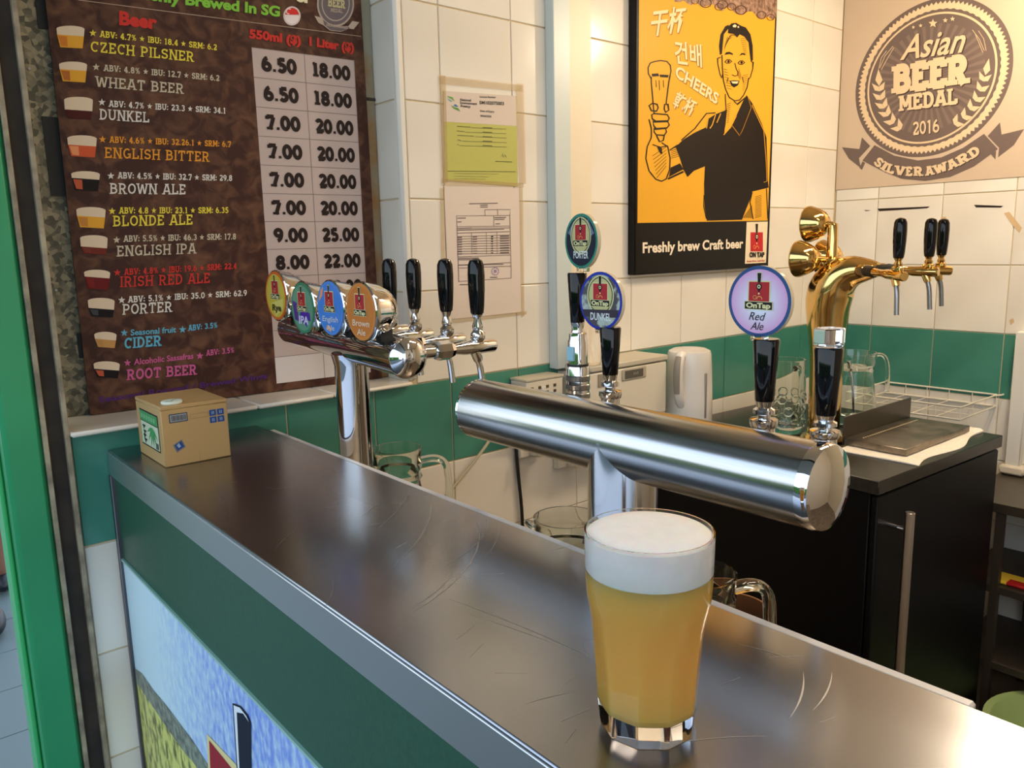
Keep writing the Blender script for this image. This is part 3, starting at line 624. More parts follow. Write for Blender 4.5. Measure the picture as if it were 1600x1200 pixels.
for k in range(8):
    p2.poly([(140, 458+k*21), (180, 457+k*21), (180, 467+k*21), (140, 468+k*21)], IK, 3, 'small_print'); p2.poly([(275, 455+k*21), (315, 453+k*21), (315, 461+k*21), (275, 463+k*21)], IK, 3, 'small_print'); p2.poly([(440, 450+k*21), (458, 449+k*21), (458, 460+k*21), (440, 461+k*21)], NV, 3, 'small_print'); p2.poly([(520, 447+k*21), (600, 444+k*21), (600, 455+k*21), (520, 458+k*21)], IK, 3, 'small_print')
for a, b, y in ((245, 500, 158), (343, 410, 172), (343, 412, 188), (140, 215, 287), (140, 175, 320), (470, 575, 282), (470, 560, 298), (478, 520, 338), (140, 270, 378), (140, 555, 393), (148, 330, 645), (148, 260, 658), (148, 550, 705), (430, 495, 815), (160, 245, 880)):
    p2.poly([(a, y), (b, y-(b-a)*.02), (b, y+7-(b-a)*.02), (a, y+7)], IK, 3, 'small_print')
ringp(p2, 477, 765, 34, 36, .15, flat(150, 120, 170), 3, 'stamp', n=24); p2.poly([(465, 752), (488, 750), (490, 775), (467, 778)], flat(160, 134, 176), 3, 'stamp')
p2.flush()
# ------------------------------------------------------------------ white rail on the wall
rl = thing('wall_rail', 'tall white boxed cable duct between the papers and the poster', 'duct', (1.40, 1.44, .98))
MB().box((1.345, 1.425, 1.10), (1.400, 1.4548, 2.6), .002).build('duct_cover', mat('pale_blue_white', rgb(202, 212, 210), .35), rl)
MB().box((1.400, 1.432, .985), (1.4795, 1.4548, 2.6), .002).build('duct_side', mat('cream_board', rgb(232, 218, 192), .4), rl)
MB().lathe((1.408, 1.432, 1.105), (0, -1, 0), [(.0035, 0), (.003, .003)], 10).build('screw', white_paint, rl)
# ------------------------------------------------------------------ poster
po_ = thing('framed_poster', 'yellow framed poster of a smiling man in a black shirt raising a beer', 'poster', (1.98, 1.44, 1.32))
q = Pr((0, 1.428, 0), UA, VZ, po_, lift=.0003)
oc = [q.to(*c) for c in ((991, 430), (1202, 416), (1220, -120), (996, -130))]
xa = (oc[0][0]+oc[3][0])/2; xb = (oc[1][0]+oc[2][0])/2-.004; za = oc[0][1]; zb = 2.16
MB().box((xa, 1.4282, za), (xb, 1.4545, zb), .002).build('frame', mat('black_frame', rgb(12, 9, 8), .4, Specular_IOR_Level=.2), po_)
q.px = lambda x, y: (960+x/2.79, y/2.79)
YE = flat(226, 166, 44, .4); INK = flat(20, 13, 10, .45); SH = flat(168, 118, 30, .4); LT = flat(234, 214, 170, .4)
q.poly([(100, 972), (668, 962), (706, -80), (108, -80)], YE, 1, 'yellow_print')
# froth running along the top edge
fr = noise_col(mat('brown_bubble_print', rough=.4), rgb(96, 66, 50), rgb(176, 140, 118), 70, 5)
q.poly([(258, -60), (262, 8), (285, 10), (300, 2), (330, 24), (355, 10), (380, 30), (405, 26), (430, 18), (440, 30), (470, 50), (490, 30), (505, 36), (530, 60), (560, 66), (580, 50), (600, 50), (625, 76), (650, 84), (665, 70), (690, 88), (706, 70), (708, -60)], fr, 2, 'froth_print')
for x, y, r_ in ((397, 14, 26), (455, 30, 20), (470, 20, 24), (550, 44, 26), (510, 30, 20), (640, 66, 22), (680, 76, 18), (350, 4, 18)): ringp(q, x, y, r_, r_*.8, .18, flat(84, 50, 36), 3, 'froth_print', n=16)
# shirt
q.poly([(575, 415), (600, 450), (640, 535), (662, 600), (668, 780), (672, 818), (600, 835), (590, 870), (555, 958), (402, 962), (392, 900), (390, 800), (394, 725), (345, 745), (318, 772), (300, 740), (285, 690), (266, 640), (300, 608), (345, 580), (398, 555), (405, 520), (440, 498), (490, 478), (484, 540), (475, 590), (500, 560), (528, 510), (560, 440)], INK, 3, 'man_print')
q.line([(475, 588), (505, 555), (530, 505)], 4, YE, 4, 'man_print')
q.line([(512, 548), (545, 592)], 3, SH, 4, 'man_print'); q.line([(580, 420), (595, 470), (560, 560), (548, 585)], 2.5, SH, 4, 'man_print'); q.line([(598, 458), (650, 570), (660, 700), (664, 790), (650, 795)], 2.5, YE, 4, 'man_print')
q.line([(290, 612), (350, 560), (400, 495), (440, 492)], 5, INK, 3, 'man_print'); q.line([(410, 500), (400, 560)], 4, YE, 4, 'man_print'); q.line([(440, 500), (425, 545), (415, 560)], 4, YE, 4, 'man_print'); q.line([(462, 495), (445, 535)], 4, YE, 4, 'man_print')
# forearm, hand
q.line([(275, 632), (240, 655)], 5, INK, 3, 'man_print')
q.line([(160, 600), (142, 640), (136, 690), (150, 745), (180, 782), (205, 790), (225, 780), (240, 740), (242, 690), (232, 640), (205, 622)], 5, INK, 3, 'man_print')
q.line([(232, 780), (300, 748)], 8, INK, 3, 'man_print'); q.poly([(245, 730), (285, 712), (300, 738), (236, 772)], INK, 3, 'man_print')
for k in range(7): q.line([(165+k*3, 680+k*16), (225, 640+k*14)], 2, INK, 3, 'man_print')
for k in range(6): q.line([(246, 690-k*8), (282-k*2, 680-k*8)], 2, INK, 3, 'man_print')
for pts in ([(162, 500), (172, 495), (230, 500), (238, 515), (232, 528), (180, 528), (164, 518), (162, 500)], [(168, 530), (232, 530), (238, 545), (228, 558), (182, 560), (170, 548), (168, 530)], [(172, 562), (222, 560), (226, 575), (216, 590), (182, 588), (172, 575), (172, 562)], [(150, 460), (165, 450), (185, 455), (190, 470), (182, 485), (160, 482), (150, 460)], [(218, 455), (232, 455), (236, 480), (222, 490), (216, 475), (218, 455)], [(150, 520), (160, 560), (160, 600)], [(182, 590), (196, 618), (212, 612), (216, 592)]): q.line(pts, 5, INK, 4, 'man_print')
q.poly([(185, 640), (205, 645), (208, 672), (198, 668)], INK, 4, 'man_print'); q.line([(165, 630), (200, 642), (232, 635)], 4, INK, 3, 'man_print')
# raised glass
q.line([(160, 335), (160, 360), (172, 495)], 5, INK, 3, 'man_print'); q.line([(242, 330), (236, 360), (224, 455)], 5, INK, 3, 'man_print')
q.line([(160, 345), (147, 320), (146, 295), (155, 275), (175, 268), (200, 264), (228, 268), (243, 285), (246, 310), (238, 345)], 4.5, INK, 3, 'man_print')
q.poly([(162, 322), (190, 320), (194, 332), (164, 334)], INK, 3, 'man_print'); q.poly([(196, 325), (236, 327), (232, 338), (198, 336)], INK, 3, 'man_print')
for x in (180, 194, 212): q.line([(x, 350), (x+2, 380+x % 30)], 2.5, INK, 3, 'man_print')
# face
q.poly([(459, 240), (455, 200), (462, 150), (482, 115), (497, 108), (498, 122), (476, 150), (472, 190), (468, 235)], INK, 3, 'man_print')
q.poly([(494, 145), (496, 115), (510, 102), (530, 100), (550, 112), (572, 120), (592, 150), (602, 200), (603, 262), (594, 270), (588, 225), (584, 185), (566, 160), (545, 150), (534, 164), (518, 148)], INK, 3, 'man_print')
q.poly([(514, 112), (524, 106), (532, 112), (528, 120), (516, 119)], LT, 4, 'man_print'); q.poly([(534, 116), (541, 113), (543, 121), (536, 122)], LT, 4, 'man_print')
q.line([(462, 250), (449, 255), (450, 280), (460, 325), (468, 340), (470, 325)], 4, INK, 3, 'man_print'); q.line([(594, 268), (604, 272), (602, 300), (592, 335), (585, 345)], 4, INK, 3, 'man_print')
q.line([(468, 240), (470, 300), (474, 350), (484, 390), (500, 425), (524, 440), (545, 436), (562, 415), (578, 380), (584, 340)], 4.5, INK, 3, 'man_print')
q.poly([(478, 240), (486, 228), (500, 226), (516, 234), (515, 240), (500, 236), (486, 238)], INK, 3, 'man_print'); q.poly([(542, 246), (552, 232), (566, 232), (570, 242), (558, 238), (548, 242)], INK, 3, 'man_print')
for cx, cy in ((496, 270), (553, 275)):
    q.line([(cx-15, cy), (cx-6, cy-10), (cx+6, cy-10), (cx+14, cy-2), (cx+4, cy+6), (cx-8, cy+6), (cx-15, cy)], 3, INK, 3, 'man_print'); circ(q, cx, cy-2, 5.5, 6, INK, 4, 'man_print', n=12)
q.line([(524, 275), (530, 300), (538, 315), (536, 328), (524, 332), (512, 326)], 3.5, INK, 3, 'man_print'); q.poly([(540, 290), (552, 330), (548, 350), (538, 330)], SH, 3, 'man_print')
q.poly([(502, 352), (520, 350), (545, 352), (538, 372), (520, 382), (508, 372)], INK, 3, 'man_print'); q.poly([(507, 355), (540, 355), (534, 365), (514, 364)], LT, 4, 'man_print')
q.line([(495, 340), (490, 358)], 3, INK, 3, 'man_print'); q.line([(556, 335), (562, 360)], 3, INK, 3, 'man_print')
for k in range(9): q.line([(478+k*3, 215-k*8), (492+k*4, 160+(k % 3)*6-k*2)], 1.4, INK, 3, 'man_print')
for k in range(9): q.line([(548+k*2, 170+k*8), (575, 165+k*9)], 1.4, INK, 3, 'man_print')
for k in range(8): q.line([(474+k*2, 300+k*12), (490+k*3, 305+k*12)], 1.4, INK, 3, 'man_print')
for k in range(9): q.line([(558, 330+k*8), (582-k*2, 325+k*8)], 1.4, INK, 3, 'man_print')
q.line([(482, 410), (486, 480)], 4, INK, 3, 'man_print'); q.line([(484, 480), (476, 585)], 4, INK, 3, 'man_print')
for k in range(10): q.line([(490, 455+k*9), (506-k, 450+k*9)], 2, INK, 3, 'man_print')
q.line([(520, 442), (535, 455), (570, 425)], 4, INK, 3, 'man_print')
# lower arms
q.line([(600, 838), (590, 880), (604, 955)], 4, INK, 3, 'man_print'); q.line([(662, 822), (668, 955)], 4, INK, 3, 'man_print'); q.line([(390, 850), (388, 900), (400, 955)], 3, INK, 3, 'man_print')
for k in range(14): q.line([(612, 860+k*7), (640, 850+k*7)], 1.6, INK, 3, 'man_print')
for k in range(10): q.line([(560+k*4, 950), (600, 895+k*6)], 1.6, INK, 3, 'man_print')
# words
for s_, a, b, cap, up in (('干杯', (150, 150), (300, 128), 100, (14, -100)), ('건배', (262, 268), (380, 285), 88, (-4, -88)), ('CHEERS', (260, 330), (444, 455), 50, (12, -46)), ('乾杯', (250, 460), (340, 505), 64, (22, -60))):
    for dx, dy, m, ly in ((5, 5, SH, 2), (0, 0, LT, 5)):
        q.text(sans(s_, .028 if s_ == 'CHEERS' else .02), (a[0]+dx, a[1]+dy), (b[0]+dx, b[1]+dy), cap, m, ly, up=up)
q.text(sans('Freshly brew Craft beer', .03), (122, 1102), (560, 1080), 44, flat(238, 224, 200, .4), 3)
q.poly([(576, 968), (668, 966), (660, 1145), (568, 1150)], flat(236, 220, 190), 2, 'emblem_card')
def logo(P, f, s=1, ly=3, txt='OnTap', box=True, raw=False, cols=None):
    """f maps unit square (x right, y up) to plot coordinates of P"""
    red, ink, cre = cols or (flat(176, 44, 50), flat(26, 24, 30), flat(222, 216, 160))
    R = lambda pts: [f(*p) for p in pts]
    P.poly(R([(.17, .17), (.83, .17), (.83, .75), (.17, .75)]), cre, ly, 'emblem', raw)
    P.poly(R([(.2, .2), (.8, .2), (.8, .72), (.2, .72)]), red, ly+1, 'emblem', raw)
    P.poly(R([(.42, .97), (.58, .97), (.55, .70), (.45, .70)]), cre, ly+1, 'emblem', raw)
    P.poly(R([(.44, .95), (.56, .95), (.54, .70), (.46, .70)]), ink, ly+2, 'emblem', raw)
    c = lambda x, y, r_, n=14: [(x+r_*cos(2*pi*i/n), y+r_*sin(2*pi*i/n)) for i in range(n)]
    P.poly(R(c(.5, .60, .085)), ink, ly+2, 'emblem', raw); P.poly(R(c(.5, .60, .05)), cre, ly+3, 'emblem', raw); P.poly(R(c(.5, .60, .025)), ink, ly+4, 'emblem', raw)
    P.poly(R([(.46, .53), (.54, .53), (.52, .46), (.48, .46)]), ink, ly+2, 'emblem', raw); P.poly(R(c(.5, .42, .025)), cre, ly+2, 'emblem', raw)
    for x, y, r_ in ((.38, .32, .055), (.52, .27, .09)):
        for k in range(12):
            if r_ > .08 and k > 5: continue
            t0, t1 = 2*pi*k/12, 2*pi*(k+1)/12
            P.poly(R([(x+r_*cos(t0), y+r_*sin(t0)), (x+r_*cos(t1), y+r_*sin(t1)), (x+r_*.75*cos(t1), y+r_*.75*sin(t1)), (x+r_*.75*cos(t0), y+r_*.75*sin(t0))]), flat(226, 160, 90), ly+2, 'emblem', raw)
    if box:
        P.poly(R([(.08, 0), (.92, 0), (.92, .22), (.08, .22)]), cre, ly+3, 'emblem', raw); P.poly(R([(.1, .015), (.9, .015), (.9, .205), (.1, .205)]), ink, ly+4, 'emblem', raw)
    polys, _ = sans(txt, .05)
    for p in polys: P.poly(R([(.14+.72*x, .05+y*.125) for x, y in p]), cre if box else ink, ly+5, 'emblem', raw)
logo(q, lambda x, y: (574+90*x, 1128-y*160), txt='ON TAP', box=False, cols=(flat(190, 40, 44), flat(30, 24, 24), flat(236, 220, 190)))
q.text(sans('Simply Brew. Craft Beer', .02), (576, 1143), (655, 1139), 8, flat(180, 60, 50), 4)
q.flush()
# ------------------------------------------------------------------ medal decal on the right wall
de = thing('wall_decal', 'beige sheet with a large round grey beer medal emblem on the right wall', 'decal', (XB-.0014, 1.45, 1.58))
BE = mat('beige_vinyl', rgb(206, 184, 160), .38)
MB().box((XB-.0014, -.4, 1.58), (XB-.0002, 1.4535, 2.599)).build('sheet', BE, de, smooth=False)
MB().box((XB-.0002, -.4, 1.5801), (2.7477, 1.4535, 2.599)).build('backing_board', plaster, de, smooth=False)
d = Pr((XB-.0014, 1.158, 1.906), UB, VZ, de, lift=.0003)
G1 = flat(112, 96, 90, .4); CR = flat(226, 200, 164, .4); G2 = flat(128, 110, 102, .4); DKG = flat(72, 58, 54, .4)
def cp(r_, n=96, fn=None): return [((r_*(fn(i) if fn else 1))*cos(2*pi*i/n), (r_*(fn(i) if fn else 1))*sin(2*pi*i/n)) for i in range(n)]
R0 = .2405
d.poly(cp(R0), G1, 1, 'medal', True)
d.poly(cp(.231, 208, lambda i: 1 if i % 2 else .962), CR, 2, 'medal', True)
d.poly(cp(.2085, 240, lambda i: 1 if i % 4 < 2 else .99), G1, 3, 'medal', True)
d.poly(cp(.1985), CR, 4, 'medal', True); d.poly(cp(.1925), G1, 5, 'medal', True)
for k in range(40):
    t = 2*pi*k/40; w = .035; d.poly([(.03*cos(t), .03*sin(t)), (.165*cos(t-w), .165*sin(t-w)), (.165*cos(t+w), .165*sin(t+w))], G2, 6, 'medal', True)
d.px = lambda x, y: (1250+x/3.529, y/3.529)
for dx, dy, m, ly in ((7, 5, DKG, 7), (0, 0, CR, 8)):
    d.text(slab('BEER', 3.0), (515+dx, 515+dy), (935+dx, 458+dy), 150, m, ly, up=(2, -148)); d.text(slab('MEDAL', 2.3), (548+dx, 614+dy), (874+dx, 572+dy), 84, m, ly)
    d.text(sans('Asian', .015, .42), (552+dx, 330+dy), (915+dx, 284+dy), 128, m, ly); d.text(slab('2016', 1.7, False), (622+dx*.6, 747+dy*.6), (772+dx*.6, 730+dy*.6), 74, m, ly)
    for x, y, r_ in ((735, 130, 26), (627, 151, 11), (667, 142, 12), (803, 113, 15), (843, 105, 15)): d.poly([(x+a+dx*.4, y-b+dy*.4) for a, b in starpoly(0, 0, r_, .45)], m, ly, 'medal')
def leaf(x, y, ang, L, w):
    c_, s_ = cos(radians(ang)), sin(radians(ang)); pts = [(0, 0), (.35*L, w), (L, 0), (.35*L, -w)]
    d.poly([(x+a*c_-b*s_, y-(a*s_+b*c_)) for a, b in pts], CR, 8, 'medal')
for pts, sgn in (([(560, 712), (520, 680), (488, 640), (466, 598), (450, 552), (440, 505), (438, 455)], 1), ([(850, 685), (898, 652), (938, 606), (970, 560), (995, 505), (1012, 450), (1024, 395)], -1)):
    for i, (x, y) in enumerate(pts):
        nx, ny = pts[min(i+1, 6)]; px_, py_ = pts[max(i-1, 0)]; a = math.degrees(atan2(-(ny-py_), nx-px_))
        if i == 6: leaf(x, y+20, a, 95, 20)
        else: leaf(x, y, a+36, 62, 15); leaf(x, y, a-36, 62, 15)
for pts in ([(442, 375), (470, 310), (515, 255)], [(450, 385), (480, 330), (520, 262)], [(436, 380), (450, 320), (480, 280)], [(1018, 280), (990, 215), (952, 165)], [(1028, 280), (1015, 215), (985, 170)], [(1010, 290), (990, 240), (968, 190)]): d.line(pts, 3, CR, 8, 'medal')
d.poly([(412, 800), (520, 858), (650, 885), (780, 868), (900, 815), (1015, 738), (1092, 822), (960, 918), (830, 975), (690, 998), (560, 985), (450, 940), (345, 885)], G1, 3, 'ribbon')
for pts in ([(345, 890), (360, 898), (342, 937), (328, 925)], [(232, 812), (328, 822), (342, 758), (388, 805), (326, 872), (335, 925), (270, 875)], [(1035, 750), (1103, 675), (1112, 742), (1236, 712), (1180, 800), (1092, 868), (1098, 815)], [(1052, 850), (1082, 830), (1078, 880)]): d.poly(pts, G1, 2, 'ribbon')
lp = [(402, 900), (440, 930), (472, 948), (520, 962), (583, 970), (626, 970), (684, 970), (694, 969), (746, 962), (824, 938), (882, 912), (950, 876), (1006, 838)]
for i, ch in enumerate('SILVER AWARD'):
    if ch == ' ': continue
    a, b = lp[i], lp[i+1]; 
    a = (a[0]+3, a[1]); b = (b[0]-3, b[1])
    for dx, dy, m, ly in ((5, 4, DKG, 4), (0, 0, CR, 5)): d.text(slab(ch, 2.6), (a[0]+dx, a[1]+dy), (b[0]+dx, b[1]+dy), 50, m, ly, perp=True)
d.flush()
# ------------------------------------------------------------------ taps, towers
def badge_print(parent, o, n, u, r, face, rim=None, rimw=.14, words=(), logo_s=1.0, logo_y=.0, blobs=(), lift=.0002, wcol=None, shear=.2, bright=.15):
    P = Pr(o, u, VZ if abs(Vector(n).z) < .1 else (0, 0, 1), parent, lift=lift)
    if rim is not None: P.poly(cp(r, 48), rim, 1, 'badge_rim', True)
    ri = r*(1-rimw) if rim is not None else r
    P.poly(cp(ri, 48), face, 2, 'badge_face', True)
    for k_, (pts, m) in enumerate(blobs): P.poly([(a*ri, b*ri) for a, b in pts], m, 3+k_*.25, 'badge_art', True)
    s = r*.95*logo_s
    if logo_s > 0: logo(P, lambda x, y: ((x-.5)*s, (y-.25)*s+logo_y*r), ly=4, raw=True)
    for w_, x0, x1, y, cap, bold in words: P.text(sans(w_, bold, shear), (x0*r, y*r), (x1*r, y*r), cap*r, wcol or flat(30, 28, 34), 5, raw=True)
    P.flush()
def handle_a(parent, x, y, z0, z1, zb, m=chrome, lean=0):
    """rounded black tap handle from z0 to z1 on a waisted ferrule reaching down to zb"""
    H = z1-z0
    MB().lathe((x, y, z0), (lean, 0, 1), [(.0108, 0), (.0122, H*.12), (.0139, H*.42), (.0143, H*.7), (.0134, H*.88), (.0104, H*.96), (.0055, H*.99), (.0005, H)], 24).build('handle', black_gloss, parent)
    h = z0-zb
    MB().lathe((x, y, zb), (lean, 0, 1), [(.009, 0), (.0125, h*.12), (.0125, h*.3), (.008, h*.42), (.0095, h*.55), (.0062, h*.78), (.0095, h*.97), (.0085, h)], 20).build('ferrule', m, parent)
def tap(root, p0, p1, hz0, hz1, m=chrome, spm=chrome, nut=True, sp=.065, collar=None, hoff=.80):
    """horizontal tap body from p0 (tower) to p1 (tip)"""
    a, b = Vector(p0), Vector(p1); dr = (b-a); L = dr.length; dr.normalize()
    t = MB().lathe(a, dr, [(.0105, 0), (.0105, L*.3), (.0085, L*.34), (.0085, L*.5), (.0115, L*.62), (.0115, L*.98), (.009, L)], 20).build('tap', m, root)
    if nut: MB().lathe(a, dr, [(.0135, L*.26), (.016, L*.30), (.016, L*.42), (.0125, L*.47)], 8).build('nut', m, t, smooth=False)
    if collar: MB().lathe(a, dr, [(.0125, L*.05), (.014, L*.1), (.0125, L*.16), (.014, L*.22), (.0125, L*.28)], 20).build('collar', collar, t)
    h = a+dr*L*hoff
    handle_a(t, h.x, h.y, hz0, hz1, h.z+.008, m)
    s0 = a+dr*L*(hoff-.06)
    MB().tube([s0, s0+Vector((0, 0, -.018))+dr*.008, s0+Vector((0, 0, -.024))+dr*.010], [.0088, .0088, .0075], 14).build('spout_socket', m, t)
    MB().tube([s0+Vector((0, 0, -.022))+dr*.009, s0+Vector((0, 0, -.038))+dr*.014, s0+Vector((0, 0, -sp))+dr*.018], [.0056, .0056, .0056], 12, smooth=2).build('spout', spm, t)
    return t
# far tower: polished chrome T with four badges
ft = thing('tap_tower', 'polished chrome T-shaped tap tower with four round badges below the menu', 'beer tap', (.64, 1.186, .80), group=None)
A0 = Vector((.64, 1.006, 1.2455)); A1 = Vector((.64, 1.405, 1.266)); dA = (A1-A0).normalized()
MB().lathe(A0, dA, [(.0308, 0), (.0308, (A1-A0).length), (.02, (A1-A0).length+.006)], 48).build('crossbar', chrome, ft)
MB().lathe(A0, -dA, [(.0325, -.004), (.0328, .001), (.031, .004), (.024, .011), (.013, .016), (.001, .0175)], 40).build('end_cap', chrome, ft)
MB().lathe((.64, 1.186, .812), (0, 0, 1), [(.0285, 0), (.0285, .405), (.0335, .425)], 40).build('column', chrome, ft)
MB().lathe((.64, 1.186, .8005), (0, 0, 1), [(.0296, 0), (.0296, .012)], 40).build('base_flange', chrome, ft)
specs = [
 (1.346, 1.331, flat(206, 184, 70, .1), flat(216, 108, 44, .1), (('Rye', -.4, .5, -.62, .26, .04),), [([(-.5, -.35), (.8, -.1), (.7, -.6), (-.1, -.95)], flat(222, 206, 110, .1))], flat(70, 66, 30)),
 (1.242, 1.314, flat(104, 150, 122, .1), flat(70, 132, 96, .1), (('IPA', -.35, .5, -.62, .3, .03),), [([(-.95, .3), (-.5, .2), (-.4, -.6), (-.8, -.55)], flat(90, 60, 130, .1)), ([(-.2, -.2), (.2, -.1), (.7, -.2), (.75, -.55), (.3, -.5), (.4, -.85), (0, -.6), (-.4, -.55)], flat(84, 50, 150, .1))], flat(210, 200, 230)),
 (1.143, 1.318, flat(74, 132, 214, .1), flat(86, 140, 216, .1), (('English', -.62, .62, -.50, .2, .01), ('Ale', -.3, .3, -.82, .2, .01)), [([(-.95, .25), (-.7, .75), (-.45, .88), (-.6, .5)], flat(232, 158, 110, .1)), ([(-.45, -.88), (0, -.98), (.1, -.8), (-.3, -.7)], flat(232, 158, 110, .1))], flat(200, 206, 214)),
 (1.046, 1.317, flat(204, 124, 62, .1), flat(212, 134, 70, .1), (('Brown', -.6, .6, -.50, .22, .02), ('Ale', -.3, .3, -.82, .22, .02)), [], flat(230, 200, 170)),
]
for y, z, face, rim, words, blobs, wc in specs:
    bd = MB().lathe((.640, y, z), (-1, 0, 0), [(.010, 0), (.022, .003), (.032, .012), (.040, .028), (.0442, .046), (.0455, .050), (.0455, .053), (.0438, .0545)], 48).build('badge', chrome, ft)
    MB().lathe((.5858, y, z), (-1, 0, 0), [(.0435, 0), (.0425, .0006)], 48).build('badge_plate', rim, bd)
    badge_print(bd, (.5850, y, z), (-1, 0, 0), (0, -1, 0), .0425, face, rim, .1, words, 1.1, .12, blobs, wcol=wc, shear=.1)
    MB().box((.612, y-.007, 1.268), (.636, y+.007, z-.028), .002).build('badge_bracket', black_matt, ft)
for y, zt in ((1.312, 1.254), (1.228, 1.251), (1.128, 1.249), (1.040, 1.246)):
    tap(ft, (.668, y, zt), (.835, y, zt-.002), 1.300, 1.391, sp=.075, hoff=.79)
# near tower: satin steel T
nt_ = thing('tap_tower', 'large satin steel T-shaped tap tower in front, behind the filled beer glass', 'beer tap', (.64, .573, .80))
B0 = Vector((.64, .340, 1.1935)); B1 = Vector((.64, .832, 1.1925)); dB = (B1-B0).normalized()
MB().lathe(B0, dB, [(.0398, 0), (.0398, .4916)], 72).build('crossbar', steel_tube, nt_)
MB().lathe(B0, -dB, [(.0402, -.003), (.0404, .004), (.0385, .008), (.028, .013), (.014, .0155), (.001, .0165)], 56).build('end_cap', chrome, nt_)
MB().lathe(B1, dB, [(.0402, -.002), (.0402, .002), (.030, .005), (.001, .007)], 48).build('end_cap', chrome, nt_)
MB().lathe((.64, .573, .812), (0, 0, 1), [(.0398, 0), (.0398, .385)], 56).build('column', mat('polished_steel', rgb(196, 197, 200), .12, 1), nt_)
MB().lathe((.64, .573, .8005), (0, 0, 1), [(.041, 0), (.041, .006), (.038, .013)], 48).build('base_flange', chrome, nt_)
def tap_b(x, y, z0, z1, zb):
    t = MB().lathe((x, y, 1.172), (0, 0, 1), [(.010, 0), (.0115, .003), (.0115, zb-1.172)], 20).build('tap', chrome, nt_)
    MB().tube([(.672, y, 1.190), (x-.006, y, 1.190)], .009, 14).build('shank', chrome, t)
    MB().tube([(x, y, 1.175), (x+.003, y, 1.158), (x+.010, y, 1.140)], .0055, 12).build('spout', chrome, t)
    h = z0-zb
    MB().lathe((x, y, zb), (0, 0, 1), [(.013, 0), (.014, h*.1), (.014, h*.3), (.0065, h*.36), (.0065, h*.46), (.0108, h*.52), (.0108, h*.68), (.0075, h*.76), (.0092, h)], 24).build('ferrule', chrome, t)
    MB().lathe((x, y, z0), (0, 0, 1), [(.0088, 0), (.0094, .001), (.0132, (z1-z0)-.002), (.0122, z1-z0)], 28).build('handle', black_gloss, t)
    return t
def disc(t, x, y, z, r, face, rim, words, blobs, wc=None, rot=0, rimw=.1, shear=.2, ls=1.16, ly_=.08):
    n = Vector((-cos(rot), sin(rot), 0)); u = Vector((-sin(rot), -cos(rot), 0))
    c = Vector((x, y, z))
    b = MB().lathe(c+n*-.003, n, [(r-.0006, 0), (r, .0006), (r, .0056), (r-.0004, .006)], 56).build('badge_disc', mat('clear_acrylic_edge', rgb(222, 204, 170), .15), t)
    badge_print(b, c+n*.0031, n, u, r, face, rim, rimw, words, ls, ly_, blobs, wcol=wc, shear=shear, lift=.00015)
    MB().box((x-.006, y-.007, z-r-.004), (x+.006, y+.007, z-r+.002), .001).build('badge_clip', glass, t)
t = tap_b(.70, .436, 1.249, 1.3125, 1.222)
fr_ = mat('red_ale_badge_print', rough=.3); n, l, b = nodes(fr_)
tcx = n.new('ShaderNodeTexCoord'); gr = n.new('ShaderNodeTexGradient'); gr.gradient_type = 'SPHERICAL'; mpx = n.new('ShaderNodeMapping')
mpx.vector_type = 'POINT'; mpx.inputs['Scale'].default_value = (26, 26, 26); mpx.inputs['Location'].default_value = (0, 26*(.573-.444), -26*(1.349-.80))
l.new(tcx.outputs['Object'], mpx.inputs[0]); l.new(mpx.outputs[0], gr.inputs[0]); rx = n.new('ShaderNodeValToRGB'); l.new(gr.outputs[0], rx.inputs[0])
rx.color_ramp.elements[0].position = .1; rx.color_ramp.elements[0].color = rgb(214, 150, 204); rx.color_ramp.elements[1].position = .75; rx.color_ramp.elements[1].color = rgb(226, 232, 246); l.new(rx.outputs[0], b.inputs['Base Color'])
mpx.inputs['Scale'].default_value = (0, 26, 26)
disc(t, .70, .444, 1.3495, .0355, fr_, flat(50, 82, 130), (('Red', -.30, .24, -.53, .23, .0), ('Ale', -.24, .18, -.80, .22, .0)), [], shear=.35, ls=1.14, ly_=.04)
t = tap_b(.70, .370, 1.2445, 1.3095, 1.2225)
MB().lathe((.70, .370, 1.310), (0, 0, 1), [(.0125, 0), (.0145, .001), (.0145, .0165), (.0138, .0175)], 6, rot=.3).build('clear_block', glass, t, smooth=False)
t = tap_b(.70, .648, 1.2525, 1.3105, 1.224)
mot = noise_col(mat('mottled_badge_print', rough=.3), rgb(70, 62, 74), rgb(176, 186, 178), 60, 5, .46, .56)
OV = [([(rx_*cos(2*pi*i/28), .22+ry_*sin(2*pi*i/28)) for i in range(28)], flat(*c_)) for rx_, ry_, c_ in ((.70, .76, (206, 206, 150)), (.64, .70, (40, 40, 36)), (.60, .66, (196, 190, 132)))]
BLK = flat(24, 22, 30); WH2 = flat(226, 232, 232)
disc(t, .70, .661, 1.3415, .0352, mot, flat(36, 52, 160), (('DUNKEL', -.46, .50, -.66, .25, .015),), [*OV, ([(-.95, -.35), (.95, -.3), (.85, -.6), (-.85, -.62)], flat(60, 52, 64))], wc=WH2, shear=0)
